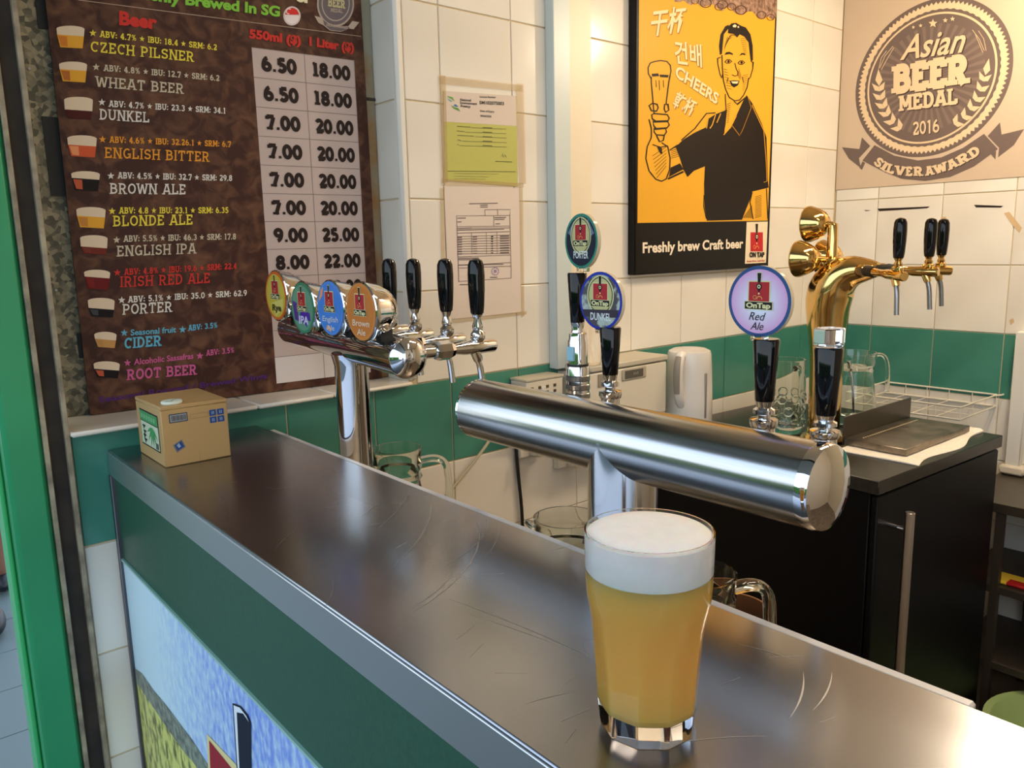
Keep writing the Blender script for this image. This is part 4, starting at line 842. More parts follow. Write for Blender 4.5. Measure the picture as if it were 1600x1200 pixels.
# the porter tap stands on a tall knurled coupling
t = MB().lathe((.74, .744, 1.172), (0, 0, 1), [(.012, 0), (.0158, .003), (.0158, .074), (.0150, .077)], 28).build('tap', chrome, nt_)
MB().tube([(.672, .744, 1.190), (.73, .744, 1.190)], .009, 14).build('shank', chrome, t)
for k in range(3): MB().lathe((.74, .744, 1.205+k*.012), (0, 0, 1), [(.0158, 0), (.0166, .001), (.0166, .007), (.0158, .008)], 36).build('knurled_ring', chrome_dull, t, smooth=False)
MB().lathe((.74, .744, 1.249), (0, 0, 1), [(.0145, 0), (.0145, .003)], 28).build('seal_ring', black_matt, t)
MB().lathe((.74, .744, 1.252), (0, 0, 1), [(.0135, 0), (.0135, .030), (.0120, .034), (.0120, .041), (.009, .042), (.0078, .047), (.0095, .0555)], 28).build('valve_body', chrome, t)
MB().box((.7245, .737, 1.257), (.728, .750, 1.276), .001).build('blue_sticker', flat(150, 196, 214), t)
MB().lathe((.74, .744, 1.3075), (0, 0, 1), [(.0088, 0), (.0094, .001), (.0130, .064), (.012, .0655)], 28).build('handle', black_gloss, t)
disc(t, .74, .733, 1.4135, .0352, flat(34, 38, 54), flat(56, 136, 116), (('PORTER', -.44, .46, -.62, .26, .015),), [([(-.9, .35), (-.5, .8), (.5, .85), (.9, .3), (.5, .1), (-.5, .1)], flat(112, 120, 150)), *OV], wc=WH2, rot=.15, shear=0)
# crumpled foil reflecting at the cap is part of the mirror image; nothing is built for it
# ------------------------------------------------------------------ beer glass on the counter
gx, gy, gz = .390, .326, 1.0803
bg_ = thing('beer_glass', 'full pint glass of hazy yellow beer with white foam on the steel counter', 'glass', (gx, gy, gz))
GP = [(.0, .0318), (.004, .0325), (.020, .0338), (.045, .0352), (.062, .0366), (.078, .0384), (.088, .0402), (.097, .0419), (.108, .0426), (.125, .0430), (.139, .0432), (.1412, .0431)]
NF = 10; NS = 120
def facet(t, h, k):
    a = (t*NF/(2*pi)) % 1-.5
    f = cos(pi/NF)/cos(a*2*pi/NF)
    return 1+(f*1.025-1)*k
def kf(h): return max(0, min(1, (.088-h)/.03))
mo = MB(); R = []
for h, r_ in GP: R.append([Vector((gx+r_*facet(2*pi*j/NS+.12, h, kf(h))*cos(2*pi*j/NS), gy+r_*facet(2*pi*j/NS+.12, h, kf(h))*sin(2*pi*j/NS), gz+h)) for j in range(NS)])
IN = [(.1412, .0418), (.125, .0412), (.108, .0408), (.097, .0401), (.088, .0385), (.078, .0368), (.062, .0350), (.045, .0336), (.020, .0318), (.0155, .0300), (.0135, .024), (.013, .0001)]
def fin_(t, h, k): return 1+(facet(t, h, k)-1)*.55
def ringf(h, r_): return [Vector((gx+r_*fin_(2*pi*j/NS+.12, h, kf(h))*cos(2*pi*j/NS), gy+r_*fin_(2*pi*j/NS+.12, h, kf(h))*sin(2*pi*j/NS), gz+h)) for j in range(NS)]
for h, r_ in IN: R.append(ringf(h, r_))
mo.rings(R).build('glass_body', glass, bg_, ang=12)
BI = [(.0001, .0132), (.0242, .0137), (.0302, .0157), (.0320, .020), (.0338, .045), (.0352, .062), (.0370, .078), (.0387, .088), (.0403, .097), (.0410, .108), (.0411, .1135)]
MB().rings([ringf(h, r_) for r_, h in BI+[(.0400, .1140), (.0001, .1142)]]).build('beer', beer_m, bg_, ang=12)
MB().lathe((gx, gy, gz), (0, 0, 1), [(.0001, .1136), (.0405, .1137), (.0412, .1150), (.0415, .130), (.0419, .1385), (.0400, .1398), (.030, .1412), (.012, .1418), (.0001, .1418)], 96).build('foam', foam_m, bg_)
# ------------------------------------------------------------------ glass pitchers behind the counter
def pitcher(label, x, y, zb, H, rr, rb, ang, grp=None):
    t = thing('glass_pitcher', label, 'pitcher', (x, y, zb), grp)
    o = [(rb*.94, 0), (rb, .004), (rb, H*.56), (rb*.99, H*.60), (rr*.92, H*.72), (rr*.88, H*.76), (rr*.98, H*.79), (rr*.90, H*.82), (rr*.98, H*.86), (rr*.98, H*.90), (rr*.94, H*.92), (rr, H)]
    i = [(rr-.0028, H), (rr*.94-.003, H*.92), (rr*.90-.003, H*.82), (rr*.88-.003, H*.76), (rb*.98-.003, H*.60), (rb-.003, H*.56), (rb-.003, .012), (.0001, .011)]
    MB().lathe((x, y, zb), (0, 0, 1), o+i, 48).build('pitcher_body', glass_thick, t)
    dx, dy = cos(ang), sin(ang)
    p = lambda r_, z: (x+dx*r_, y+dy*r_, zb+z)
    MB().tube([p(rr*.93, H*.90), p(rr+.020, H*.915), p(rr+.037, H*.895), p(rr+.046, H*.83), p(rr+.047, H*.55), p(rr+.043, H*.38), p(rb+.012, H*.30), p(rb-.001, H*.29)], .0108, 14, flat_=(-dy, dx, 0), smooth=2).build('handle', glass_thick, t)
    # pouring lip
    MB().tube([p(-rr*.97, H*.955), p(-rr-.005, H*.97), p(-rr-.010, H*.985)], [.006, .005, .003], 10).build('pouring_lip', glass_thick, t)
    return t
pitcher('empty glass pitcher beside the chrome tap tower column, farthest of three behind the bar', .72, 1.184, .8015, .256, .0445, .0500, radians(-32))
pitcher('empty glass pitcher left of the steel tower column, behind the counter edge', .70, .727, .8015, .249, .0450, .0505, radians(-38))
pitcher('glass pitcher with a thick handle just right of the beer glass', .69, .508, .8015, .243, .0450, .0505, radians(-30))
bw = thing('wooden_bowl', 'brown round bowl seen through the pitcher handle by the beer glass', 'bowl', (.80, .535, .8005))
MB().lathe((.80, .535, .8005), (0, 0, 1), [(.03, 0), (.040, .01), (.046, .07), (.048, .155), (.045, .155), (.043, .07), (.036, .014), (.0001, .012)], 36).build('bowl_body', mat('orange_brown_clay', rgb(128, 80, 44), .6), bw)
gb = thing('green_bottle', 'dark green bottle standing in the brown bowl', 'bottle', (.80, .535, .813))
MB().lathe((.80, .535, .8135), (0, 0, 1), [(.022, 0), (.024, .004), (.024, .105), (.012, .125), (.010, .133), (.010, .136)], 24).build('bottle_body', mat('dark_green_glass', rgb(14, 50, 40), .08), gb)
# ------------------------------------------------------------------ cardboard-style coin box
bx = thing('coin_box', 'small tan carton-shaped coin box with blue stickers on the counter end', 'box', (.347, 1.258, 1.0803))
x0, x1, y0, y1, z0, z1 = .347, .4505, 1.258, 1.392, 1.0803, 1.1765
MB().box((x0, y0, z0), (x1, y1, z1-.006), .0015).build('box_body', cardboard, bx)
MB().box((x0-.0004, y0-.0006, z1-.0062), (x1+.0004, y1, z1), .0012).build('lid', cardboard, bx)
MB().lathe((.372, 1.281, z1+.0002), (0, 0, 1), [(.0155, 0), (.0160, .001), (.0160, .003), (.0150, .004), (.0001, .0042)], 36).build('coin_dish', mat('pale_green_white', rgb(226, 238, 226), .35), bx)
cpn = Pr((.372, 1.281, z1+.0044), (1, 0, 0), (0, 1, 0), bx, lift=.0001)
cpn.line([(-.008, .002), (-.002, -.006), (.004, .004), (.010, .006)], .0016, flat(90, 160, 90), 1, 'leaf_print', True); cpn.flush()
f_ = Pr((x0, y0, z0), (1, 0, 0), VZ, bx, lift=.0003); BL = flat(40, 76, 136)
w, h = x1-x0, z1-z0
def rect(P, a, b, c, d_, m, ly=1, nm='sticker'): P.poly([(a, b), (c, b), (c, d_), (a, d_)], m, ly, nm, True)
rect(f_, .012, .069, .040, .083, flat(50, 60, 80)); rect(f_, .0135, .0705, .0385, .0815, flat(170, 172, 168), 2)
for i in range(12): rect(f_, .015+i*.0019, .0715, .0159+i*.0019+(i % 3)*.0002, .0805, flat(70, 70, 80), 3, 'barcode')
for i in range(2):
    for j in range(2):
        a, b = .074+i*.0125, .0595+j*.0115; rect(f_, a, b, a+.0108, b+.0098, BL, 1); 
        rect(f_, a+.0035, b+.0025, a+.0048, b+.0075, flat(150, 170, 196), 2, 'icon'); rect(f_, a+.006, b+.0025, a+.0073, b+.0075, flat(150, 170, 196), 2, 'icon')
f_.poly([(.014, .034), (.028, .041), (.033, .028), (.019, .021)], flat(120, 116, 120), 1, 'sticker', True); f_.poly([(.0165, .0335), (.027, .0385), (.0305, .029), (.020, .024)], BL, 2, 'sticker', True)
f_.poly([(.0195, .033), (.023, .036), (.026, .030), (.022, .028)], flat(150, 170, 196), 3, 'icon', True)
LN = flat(150, 118, 74)
for a, b, c, d_ in ((.044, .071, .072, .0715), (.044, .078, .072, .0785), (.044, .071, .0445, .0785), (.0715, .071, .072, .0785), (.053, 0, .0534, .018)): rect(f_, a, b, c, d_, LN, 1, 'groove')
f_.flush()
f_ = Pr((x0, y1, z0), (0, -1, 0), VZ, bx, lift=.0003); D = y1-y0; LB = flat(196, 206, 176); KK = flat(34, 40, 34); GN = flat(70, 150, 88)
rect(f_, .020, .020, D-.016, .080, KK); rect(f_, .0225, .0225, D-.0185, .0775, LB, 2); rect(f_, .0225, .062, D-.0185, .0775, GN, 3, 'header'); rect(f_, .0225, .0605, D-.0185, .062, KK, 3)
for i in range(6): rect(f_, .030+i*.013, .066, .039+i*.013, .073, flat(120, 180, 130), 4, 'header_marks')
for a, b in ((.034, .052), (.036, .043), (.034, .036), (.037, .029)): rect(f_, a, b, a+.014, b+.003, KK, 4, 'marks'); rect(f_, a+.003, b-.004, a+.007, b+.002, KK, 4, 'marks')
for a, L in ((200, .03), (225, .034), (250, .036), (275, .034), (300, .036), (325, .03)):
    c_, s_ = cos(radians(a)), sin(radians(a)); f_.poly([(.085+p*c_*L-q_*s_, .056+p*s_*L+q_*c_) for p, q_ in ((0, 0), (.4, .003), (1, 0), (.4, -.003))], GN, 4, 'bamboo_print', True)
rect(f_, .098, .024, .112, .034, flat(80, 90, 80), 4, 'marks')
f_.flush()
# ------------------------------------------------------------------ beer fridge
fr = thing('beer_fridge', 'black under-counter fridge cabinet with dark worktop and long steel handle', 'fridge', (1.686, .76, 0))
X0, Y0 = 1.686, .76
MB().box((X0+.006, Y0+.022, .07), (X0+.632, Y0+.685, .8455), .002).build('cabinet_body', black_cab, fr)
MB().box((X0+.03, Y0+.04, 0), (X0+.61, Y0+.67, .07)).build('plinth', black_matt, fr, smooth=False)
MB().box((X0+.008, Y0+.004, .075), (X0+.630, Y0+.0205, .842), .003).build('door', black_cab, fr)
MB().box((X0, Y0, .8475), (X0+.640, Y0+.690, .88), .002).build('worktop', worktop_m, fr)
hd = MB().lathe((1.748, .718, .32), (0, 0, 1), [(.0095, 0), (.0107, .0015), (.0107, .4855), (.0095, .487)], 24).build('handle', mat('brushed_handle', rgb(205, 200, 194), .3, 1), fr)
for z in (.40, .765): MB().tube([(1.748, .728, z), (1.748, .7645, z)], .0058, 14).build('standoff', chrome, hd)
fr.rotation_euler.z = radians(-3.0)
# kettle
kx, ky = 1.775, 1.345
kt = thing('electric_kettle', 'white cylindrical electric kettle with grey grip by the grey-white appliance', 'kettle', (kx, ky, .8805))
MB().lathe((kx, ky, .8805), (0, 0, 1), [(.062, 0), (.066, .004), (.066, .014), (.064, .018)], 40).build('power_base', kettle_m, kt)
MB().lathe((kx, ky, .8985), (0, 0, 1), [(.063, 0), (.0655, .006), (.0650, .08), (.0620, .17), (.0600, .205), (.057, .213), (.045, .219), (.02, .222), (.001, .2225)], 48).build('kettle_body', kettle_m, kt)
a = radians(198); dx, dy = cos(a), sin(a); k_ = lambda r_, z, s=0: (kx+dx*r_-dy*s, ky+dy*r_+dx*s, z)
MB().tube([k_(.052, 1.105), k_(.072, 1.108), k_(.084, 1.090), k_(.087, 1.05), k_(.082, 1.0), k_(.066, .975), k_(.058, .968)], [.012, .013, .013, .013, .013, .013, .012], 14, smooth=2).build('handle', kettle_m, kt)
MB().tube([k_(.086, 1.105), k_(.0975, 1.085), k_(.1005, 1.05), k_(.096, 1.005)], [.008, .0095, .0095, .008], 12, flat_=(-dy, dx, 0), smooth=2).build('grip_insert', grey_plastic, kt)
MB().ell(k_(.064, .93), (.008, .012, .006)).build('switch', flat(110, 98, 84), kt)
a2 = radians(262); MB().box((kx+cos(a2)*.0655-.004, ky+sin(a2)*.0655-.001, .93), (kx+cos(a2)*.0655+.004, ky+sin(a2)*.0655+.004, 1.055), .0015).build('water_gauge', grey_plastic, kt)
# stein
sx_, sy_ = 1.965, 1.158
st = thing('beer_stein', 'large dimpled glass beer mug on the dark worktop behind the pink-badged tap', 'mug', (sx_, sy_, .8805))
SO = [(.044, 0), (.047, .005), (.050, .02), (.052, .10), (.050, .125), (.048, .14), (.050, .20), (.0495, .204)]
SI = [(.0465, .204), (.0455, .14), (.046, .125), (.047, .10), (.045, .02), (.0001, .015)]
def dim(t, h):
    if not (.012 < h < .125): return 1
    return 1
m_ = MB().lathe((sx_, sy_, .8805), (0, 0, 1), SO+SI, 48); m_.build('mug_body', glass_thick, st)
for j in range(9):
    for i, z in enumerate((.032, .066, .100)):
        t_ = 2*pi*(j+.5*(i % 2))/9; c_ = Vector((sx_+.0515*cos(t_), sy_+.0515*sin(t_), .8805+z)); nn = Vector((cos(t_), sin(t_), 0)); uu = Vector((-sin(t_), cos(t_), 0))
        MB().tube([c_+(uu*cos(2*pi*k/12)+Vector((0, 0, 1))*sin(2*pi*k/12))*.0125 for k in range(12)], .0022, 6, closed=True).build('dimple_ring', glass_thick, st)
MB().tube([(sx_+.046, sy_, 1.05), (sx_+.075, sy_, 1.05), (sx_+.09, sy_, 1.02), (sx_+.09, sy_, .96), (sx_+.07, sy_, .92), (sx_+.046, sy_, .915)], .008, 12, smooth=2).build('handle', glass_thick, st)
# clear jug with spoon
jx, jy = 2.20, 1.09
jg = thing('glass_jug', 'clear glass jug with a metal spoon inside, behind the steel drip tray', 'jug', (jx, jy, .8805))
JO = [(.070, 0), (.074, .005), (.073, .03), (.064, .10), (.057, .150), (.060, .158), (.057, .165), (.063, .175), (.066, .205)]
JI = [(.0635, .205), (.060, .176), (.0545, .165), (.0545, .150), (.0610, .10), (.070, .03), (.069, .009), (.0001, .008)]
MB().lathe((jx, jy, .8805), (0, 0, 1), JO+JI, 48).build('jug_body', glass_thick, jg)
j_ = lambda r_, z: (jx+.83*r_, jy-.56*r_, .8805+z)
MB().tube([j_(.062, .190), j_(.085, .198), j_(.104, .185), j_(.112, .15), j_(.112, .085)], [.006, .0055, .0055, .0055, .007], 12, smooth=2).build('handle', glass_thick, jg)
MB().tube([j_(-.058, .19), j_(-.075, .207), j_(-.090, .214)], [.008, .007, .004], 10).build('pouring_lip', glass_thick, jg)
sp_ = thing('metal_spoon', 'metal spoon with a long handle standing in the clear jug', 'spoon', (jx, jy, .89))
MB().tube([(jx-.005, jy-.015, .905), (jx-.012, jy-.01, 1.0), (jx-.02, jy, 1.062)], [.003, .0035, .006], 10, smooth=1).build('spoon_handle', chrome, sp_)
MB().ell((jx-.004, jy-.016, .9), (.02, .014, .009)).build('spoon_bowl', chrome, sp_)
# drip tray with upstand, towel
tr_ = thing('drip_tray', 'brushed steel drip tray with perforated row and upright back plate on a towel', 'tray', (1.917, .801, .8842))
MB().box((1.917, .803, .8848), (2.285, .962, .902), .0015).build('tray_body', steel_tray, tr_)
bp_ = MB().box((1.914, .962, .8848), (2.283, .9655, .958), .0006).build('back_plate', mat('dark_steel_plate', rgb(100, 92, 80), .32, 1), tr_)
for i in range(27): MB().lathe((1.955+i*.0115, .930, .9022), (0, 0, 1), [(.0026, 0), (.0024, .0004)], 8).build('perforation', mat('bright_hole', rgb(236, 214, 170), .4), tr_, smooth=False)
tr_.rotation_euler.z = radians(-1.2)
tw = thing('white_towel', 'folded white towel lying under the steel drip tray on the worktop', 'towel', (1.9, .76, .8805))
vv = []; NX, NY = 30, 8
for i in range(NX+1):
    for j in range(NY+1):
        u_ = i/NX; w_ = j/NY; X = 1.868+u_*.452; Y = .752+w_*.20+.012*sin(u_*9)*(1-w_)+(.016*u_ if w_ < .1 else 0); Z = .8833+.0006*sin(u_*17+w_*6)
        if u_ > .86: Z += (u_-.86)*.03*(1+sin(w_*9))
        if w_ < .12: Z -= .0009
        vv.append((X, Y, Z))
g_ = MB(); N = (NX+1)*(NY+1); vb = [(p[0], p[1], .8806+(.0 if p[2] < .885 else (p[2]-.885)*.7)) for p in vv]
fs = []
for i in range(NX):
    for j in range(NY):
        a = i*(NY+1)+j; fs.append((a, a+NY+1, a+NY+2, a+1)); fs.append((a+N, a+1+N, a+NY+2+N, a+NY+1+N))
for i in range(NX):
    a = i*(NY+1); b = a+NY+1; fs.append((a, a+N, b+N, b)); a += NY; b += NY; fs.append((a, b, b+N, a+N))
for j in range(NY):
    a = j; b = j+1; fs.append((a, b, b+N, a+N)); a += NX*(NY+1); b = a+1; fs.append((a, a+N, b+N, b))
g_.add(vv+vb, fs).build('towel_cloth', towel_m, tw, ang=60)
# ------------------------------------------------------------------ gold swan-neck tower
gt = thing('gold_tap_tower', 'polished gold swan-neck beer tower with three taps on the dark worktop', 'beer tap', (1.95, 1.03, .8805))
cx, cy = 1.95, 1.035
MB().tube([(cx, cy, .893), (cx, cy, 1.0), (cx, cy, 1.12), (cx, cy+.004, 1.20), (cx, cy+.004, 1.26), (cx, cy-.012, 1.302), (cx, cy-.05, 1.328), (cx, cy-.095, 1.332), (cx, cy-.122, 1.332)], [.041, .041, .043, .051, .058, .056, .042, .028, .018], 32, smooth=2).build('swan_neck', gold, gt, ang=60)
MB().lathe((cx, cy, .8806), (0, 0, 1), [(.057, 0), (.058, .005), (.054, .012), (.045, .020)], 40).build('base_flange', gold, gt)
MB().lathe((cx-.062, cy-.105, 1.331), (1, 0, 0), [(.010, 0), (.0155, .006), (.0155, .118), (.010, .124)], 24).build('manifold', gold, gt)
for p0, p1 in (((cx-.045, cy-.108, 1.3315), (1.785, .777, 1.324)), ((cx, cy-.115, 1.3315), (1.958, .775, 1.327)), ((cx+.048, cy-.108, 1.3315), (2.098, .800, 1.325))):
    tap(gt, p0, p1, 1.364, 1.452, m=gold, spm=chrome_dull, nut=False, collar=black_matt, sp=.088, hoff=.84)
MB().lathe((cx, cy+.0, 1.343), (0, 0, 1), [(.020, 0), (.026, .008), (.026, .016), (.014, .022), (.012, .10), (.010, .105)], 28).build('badge_stem', gold, gt)
for bx_, by_, bz_ in ((cx, cy+.048, 1.448), (cx-.058, cy+.040, 1.360), (cx+.058, cy+.040, 1.360)):
    MB().tube([(cx, cy, bz_-.004), (bx_, by_-.028, bz_)], .008, 12).build('badge_arm', gold, gt)
    b_ = MB().lathe((bx_, by_-.034, bz_), (0, 1, 0), [(.009, 0), (.020, .003), (.032, .014), (.040, .030), (.0455, .046), (.047, .050), (.047, .054), (.044, .056)], 44).build('badge', gold, gt)
    MB().box((bx_+.008, by_-.029, bz_-.014), (bx_+.026, by_-.0265, bz_+.014), .0005).build('masking_tape', mat('masking_tape', rgb(232, 206, 160), .7), b_)
# ------------------------------------------------------------------ things on the wall behind the tower
wx = thing('white_appliance', 'boxy off-white appliance with a small grey display, left of the kettle', 'appliance', (1.38, 1.33, .93))
MB().box((1.372, 1.338, .955), (1.668, 1.4545, 1.094), .003).build('case', cream_plastic, wx)
MB().box((1.372, 1.336, 1.097), (1.672, 1.4545, 1.112), .003).build('lid', mat('grey_cream_lid', rgb(196, 188, 168), .4), wx)
MB().box((1.40, 1.3355, 1.058), (1.438, 1.3385, 1.090), .0006).build('label_plate', flat(150, 140, 126), wx)
dp = MB().box((1.488, 1.3350, 1.062), (1.582, 1.3385, 1.092), .002).build('display_bezel', flat(178, 168, 150), wx)
MB().box((1.497, 1.3342, 1.0665), (1.568, 1.3352, 1.0875), .0004).build('display', flat(92, 88, 80), dp, smooth=False)
for x in (1.53, 1.537, 1.544): MB().box((x, 1.3338, 1.074), (x+.003, 1.3343, 1.081)).build('digit', flat(150, 146, 136), dp, smooth=False)
tg = thing('glass_tumbler', 'small clear tumbler on the off-white appliance behind the porter tap', 'glass', (1.41, 1.375, 1.1125))
MB().lathe((1.41, 1.375, 1.1125), (0, 0, 1), [(.027, 0), (.029, .003), (.032, .085), (.0305, .085), (.0275, .006), (.0001, .005)], 32).build('tumbler_body', glass, tg)
ws = thing('terminal_box', 'ivory box with rows of sockets on the wall above the steel tower', 'electrical box', (1.25, 1.40, .985))
MB().box((1.215, 1.395, .985), (1.335, 1.4545, 1.087), .002).build('box_case', cream_plastic, ws)
MB().box((1.213, 1.393, 1.0875), (1.338, 1.4545, 1.093), .001).build('box_lid', mat('grey_cream_lid', rgb(196, 188, 168), .4), ws)
for i in range(4):
    for k in range(2): MB().box((1.228+i*.025, 1.3935, 1.052+k*.014), (1.236+i*.025, 1.3955, 1.059+k*.014)).build('socket_hole', flat(90, 76, 58), ws, smooth=False)
MB().box((1.262, 1.3925, 1.058), (1.276, 1.3955, 1.070), .0005).build('white_switch', white_paint, ws)
pc = thing('white_paper_bag', 'crumpled white paper lying against the wall beside the terminal box', 'paper', (1.13, 1.43, 1.03))
rnd = random.Random(3); vs = []; 
for i in range(9):
    for j in range(5): vs.append((1.085+i*.0145, 1.415+.006*rnd.random()-.004*j, 1.02+j*.0125+.010*sin(i*.45)+rnd.random()*.003+.012*(i/8)*(j/4)))
fs = [(i*5+j, (i+1)*5+j, (i+1)*5+j+1, i*5+j+1) for i in range(8) for j in range(4)]
g_ = MB().add(vs+[(a, 1.4545, c) for a, b, c in vs], fs+[tuple(q+45 for q in f) for f in fs]+[(i*5+4, (i+1)*5+4, (i+1)*5+49, i*5+49) for i in range(8)]+[(i*5, (i+1)*5, (i+1)*5+45, i*5+45) for i in range(8)]+[(j, j+1, j+46, j+45) for j in range(4)]+[(40+j, 41+j, 86+j, 85+j) for j in range(4)])
g_.build('paper_sheet', paper, pc, ang=25)
for i, (a, b, z0_, z1_, lb) in enumerate(((1.225, 1.300, .888, .972, 'ivory wall socket with a plug under the terminal box, nearer the black cable'), (1.352, 1.44, .835, .930, 'ivory double wall socket with plugs beside the steel tower column'))):
    so = thing('wall_socket', lb, 'socket', (a, 1.4545, z0_))
    MB().box((a, 1.436, z0_), (b, 1.4545, z1_), .003).build('socket_plate', cream_plastic, so)
    pg = MB().box((a+.03, 1.402, z0_+.004), (a+.058, 1.4358, z0_+.045), .003).build('plug', mat('ivory_plug', rgb(206, 196, 172), .4), so)
    MB().lathe((a+.0425, 1.402, z0_+.02), (0, -1, 0), [(.005, 0), (.0035, .010)], 10).build('cable_sleeve', flat(60, 56, 50), pg)
c1 = thing('cream_cable', 'thin cream cable hanging on the tiles left of the black cable', 'cable', (1.10, 1.44, .86))
MB().tube([ony(775, 672, 1.437), ony(757, 700, 1.437), ony(740, 722, 1.440), ony(720, 747, 1.444), ony(700, 771, 1.448), ony(692, 782, 1.449)], .0038, 8, smooth=2).build('cable', mat('cream_cable_sheath', rgb(196, 184, 152), .5), c1)
c2 = thing('black_cable', 'black cable hanging straight down the white tiles under the tower', 'cable', (1.25, 1.44, .7))
MB().tube([ony(805, 670, 1.446), ony(806, 700, 1.446), ony(810, 745, 1.446), ony(815, 790, 1.446), ony(817, 830, 1.446), ony(818, 860, 1.446)], .0042, 8, smooth=2).build('cable', black_matt, c2)
# ------------------------------------------------------------------ wire basket, corner pipe, shelf unit
bk = thing('wire_basket', 'white wire basket fixed to the tiles right of the drip tray', 'basket', (2.6, .95, .885))
wm = mat('white_wire', rgb(236, 228, 208), .4)
bx0, bx1, by0, by1, bz0, bz1 = 2.46, 2.741, .885, 1.235, .875, .912
for z in (bz0, bz1): MB().tube([(bx0, by0, z), (bx1, by0, z), (bx1, by1, z), (bx0, by1, z)], .0028, 8, closed=True).build('rim_wire', wm, bk)
for i in range(6):
    y = by0+(by1-by0)*i/5
    MB().tube([(bx0, y, bz1), (bx0, y, bz0), (bx1, y, bz0), (bx1, y, bz1)], .0013, 6).build('wire', wm, bk)
for i in range(1, 3):
    x = bx0+(bx1-bx0)*i/3
    MB().tube([(x, by0, bz1), (x, by0, bz0), (x, by1, bz0), (x, by1, bz1)], .0013, 6).build('wire', wm, bk)
MB().tube([(bx1-.02, by0-.001, bz1), (bx1-.02, by0-.02, bz1+.004), (bx1-.002, by0-.02, bz1+.004)], .0028, 8).build('hook', wm, bk)
cp_ = thing('corner_pipe', 'white boxed pipe running down the right wall above the steel side table', 'pipe cover', (2.73, .82, .69))
MB().box((2.712, .796, .69), (2.7445, .838, 1.118), .003).build('pipe_cover', white_paint, cp_)
MB().box((2.700, .780, .672), (2.7445, .850, .700), .006).build('foot', plaster, cp_)
su = thing('side_table', 'dark metal side table with lower shelves right of the black fridge', 'table', (2.56, .62, 0))
dm = mat('dark_table_metal', rgb(92, 84, 72), .35, .7); dk = mat('dark_table_frame', rgb(62, 54, 46), .5, .3)
MB().box((2.395, .30, .640), (2.742, .853, .668), .002).build('table_top', dm, su)
for z in (.40, .17): MB().box((2.402, .31, z), (2.738, .848, z+.022), .001).build('shelf', dk, su)
for x in (2.41, 2.725):
    for y in (.32, .74, .835): MB().box((x-.012, y-.010, 0), (x+.012, y+.010, .640)).build('leg', dk, su, smooth=False)
pk = thing('snack_packet', 'red and yellow packet lying on the side table shelf', 'packet', (2.47, .70, .4222))
MB().box((2.425, .66, .4222), (2.50, .76, .433), .004).build('packet', flat(226, 190, 60), pk)
MB().box((2.4245, .66, .4225), (2.46, .72, .4335), .004).build('red_band', flat(176, 30, 30), pk)
rc = thing('red_canister', 'red canister at the far right on the side table shelf', 'canister', (2.60, .60, .4225))
MB().lathe((2.60, .60, .4223), (0, 0, 1), [(.04, 0), (.042, .003), (.042, .13), (.03, .15), (.02, .155)], 24).build('canister_body', flat(190, 28, 40), rc)
ba = thing('green_basin', 'light green plastic basin on the floor beside the black fridge', 'basin', (2.22, .52, 0))
gq_ = mat('light_green_plastic', rgb(158, 182, 122), .35)
MB().lathe((2.30, .50, .001), (0, 0, 1), [(.13, 0), (.135, .004), (.185, .115), (.200, .118), (.200, .122), (.182, .120), (.130, .008), (.0001, .007)], 48).build('basin_body', gq_, ba)
# ------------------------------------------------------------------ lamps (outside the frame)
def lampthing(name, label, loc):
    t = thing(name, label, 'lamp', loc); return t
pl = lampthing('pendant_lamp', 'small warm pendant lamp hanging near the right wall', (2.30, .58, 2.20))
MB().lathe((2.30, .58, 2.20), (0, 0, 1), [(.075, 0), (.072, .01), (.030, .08), (.018, .10), (.018, .13)], 32, cap0=False).build('lamp_shade', white_paint, pl)
MB().tube([(2.30, .58, 2.33), (2.30, .58, 2.60)], .003, 8).build('cord', black_matt, pl)
pt = bpy.data.lights.new('pendant_bulb', 'POINT'); pt.energy = 24; pt.color = (1, .80, .55); pt.shadow_soft_size = .045
po2 = bpy.data.objects.new('pendant_bulb', pt); po2.location = (2.30, .58, 2.175); C.objects.link(po2)
for x, y, sx3, sy3 in ((1.75, .45, .96, .16), (1.05, -.5, .16, 1.06)):
    cl = lampthing('ceiling_lamp', 'slim ceiling lamp over the %s of the stall' % ('back' if y > 0 else 'front'), (x, y, 2.60))
    MB().box((x-sx3/2, y-sy3/2, 2.545), (x+sx3/2, y+sy3/2, 2.5995), .004).build('lamp_housing', white_paint, cl)

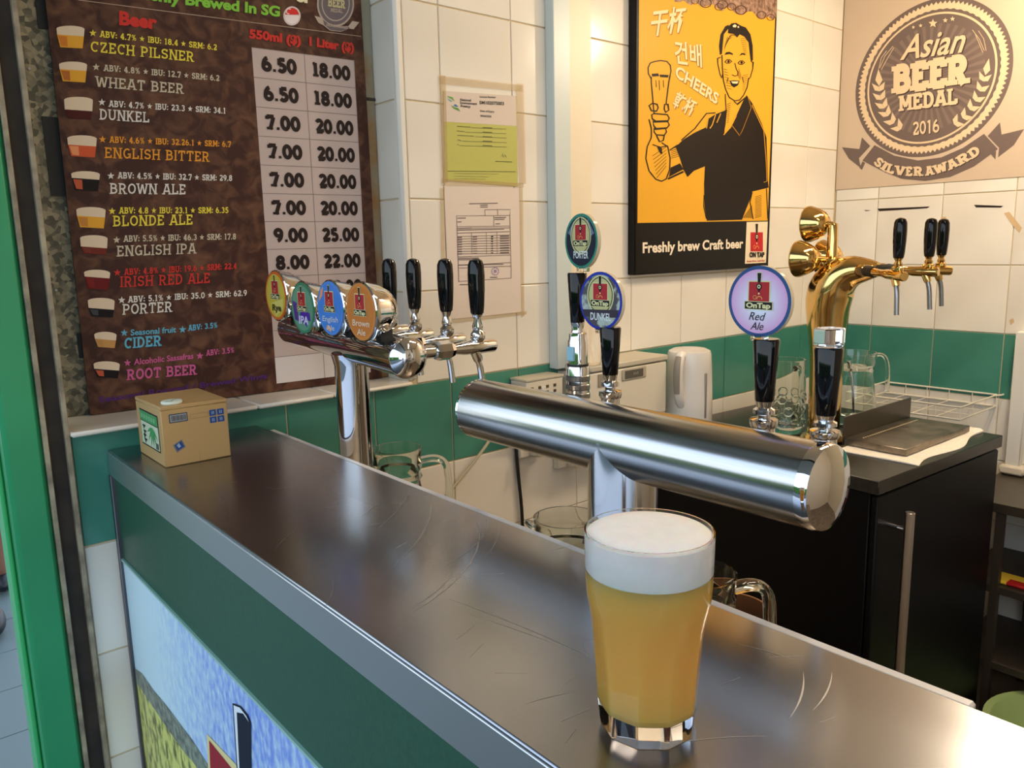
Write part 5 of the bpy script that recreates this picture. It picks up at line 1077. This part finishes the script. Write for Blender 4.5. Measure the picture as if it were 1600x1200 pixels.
# ------------------------------------------------------------------ passer-by outside, mostly out of the frame
def person(name, label, joints, edges, rads, m):
    t = thing(name, label, 'person', (joints[0][0], joints[0][1], 0))
    me = bpy.data.meshes.new('body'); me.from_pydata([Vector(j)-t.location for j in joints], edges, []); o = bpy.data.objects.new('body', me); C.objects.link(o); o.parent = t
    md = o.modifiers.new('skin', 'SKIN'); md.use_smooth_shade = True
    if not me.skin_vertices: 
        import bmesh
        b = bmesh.new(); b.from_mesh(me); b.verts.layers.skin.verify(); b.to_mesh(me); b.free()
    for i, v in enumerate(me.skin_vertices[0].data): v.radius = (rads[i], rads[i]*.9); v.use_root = (i == 0)
    sb = o.modifiers.new('sub', 'SUBSURF'); sb.levels = 1; sb.render_levels = 2
    me.materials.append(m); return t
px0, py0 = .285, 3.62
J = [(px0, py0, .95), (px0, py0, 1.15), (px0, py0, 1.38), (px0, py0, 1.50), (px0, py0+.01, 1.56), (px0, py0+.02, 1.70),
     (px0+.08, py0+.02, .90), (px0+.07, py0+.16, .50), (px0+.062, py0+.20, .09), (px0+.072, py0+.33, .05),
     (px0-.08, py0-.02, .90), (px0-.05, py0-.10, .50), (px0-.02, py0-.24, .09), (px0-.02, py0-.13, .05),
     (px0+.17, py0, 1.40), (px0+.22, py0-.08, 1.12), (px0+.20, py0+.05, .90), (px0-.17, py0, 1.40), (px0-.22, py0+.08, 1.12), (px0-.20, py0+.20, .92)]
E_ = [(0, 1), (1, 2), (2, 3), (3, 4), (4, 5), (0, 6), (6, 7), (7, 8), (8, 9), (0, 10), (10, 11), (11, 12), (12, 13), (2, 14), (14, 15), (15, 16), (2, 17), (17, 18), (18, 19)]
RR = [.13, .12, .14, .055, .08, .085, .085, .06, .038, .035, .085, .06, .038, .035, .055, .042, .03, .055, .042, .03]
pe = person('person', 'person in black shoes walking outside at the far left edge', J, E_, RR, mat('skin_tone', rgb(150, 104, 84), .55))
for x, y in ((px0+.068, py0+.26), (px0-.02, py0-.185)):
    sh = MB().ell((x, y, .052), (.048, .135, .050), 20, 10); sh.build('shoe', mat('black_shoe', rgb(24, 24, 28), .5), pe)
MB().ell((px0, py0, 1.22), (.20, .15, .33), 20, 12).build('shirt', mat('dark_shirt', rgb(46, 50, 60), .8), pe)
MB().ell((px0, py0, .86), (.19, .17, .24), 20, 12).build('shorts', mat('dark_shorts', rgb(40, 42, 48), .8), pe)
MB().ell((px0, py0-.01, 1.72), (.092, .10, .085), 16, 10).build('hair', mat('black_hair', rgb(20, 16, 14), .6), pe)
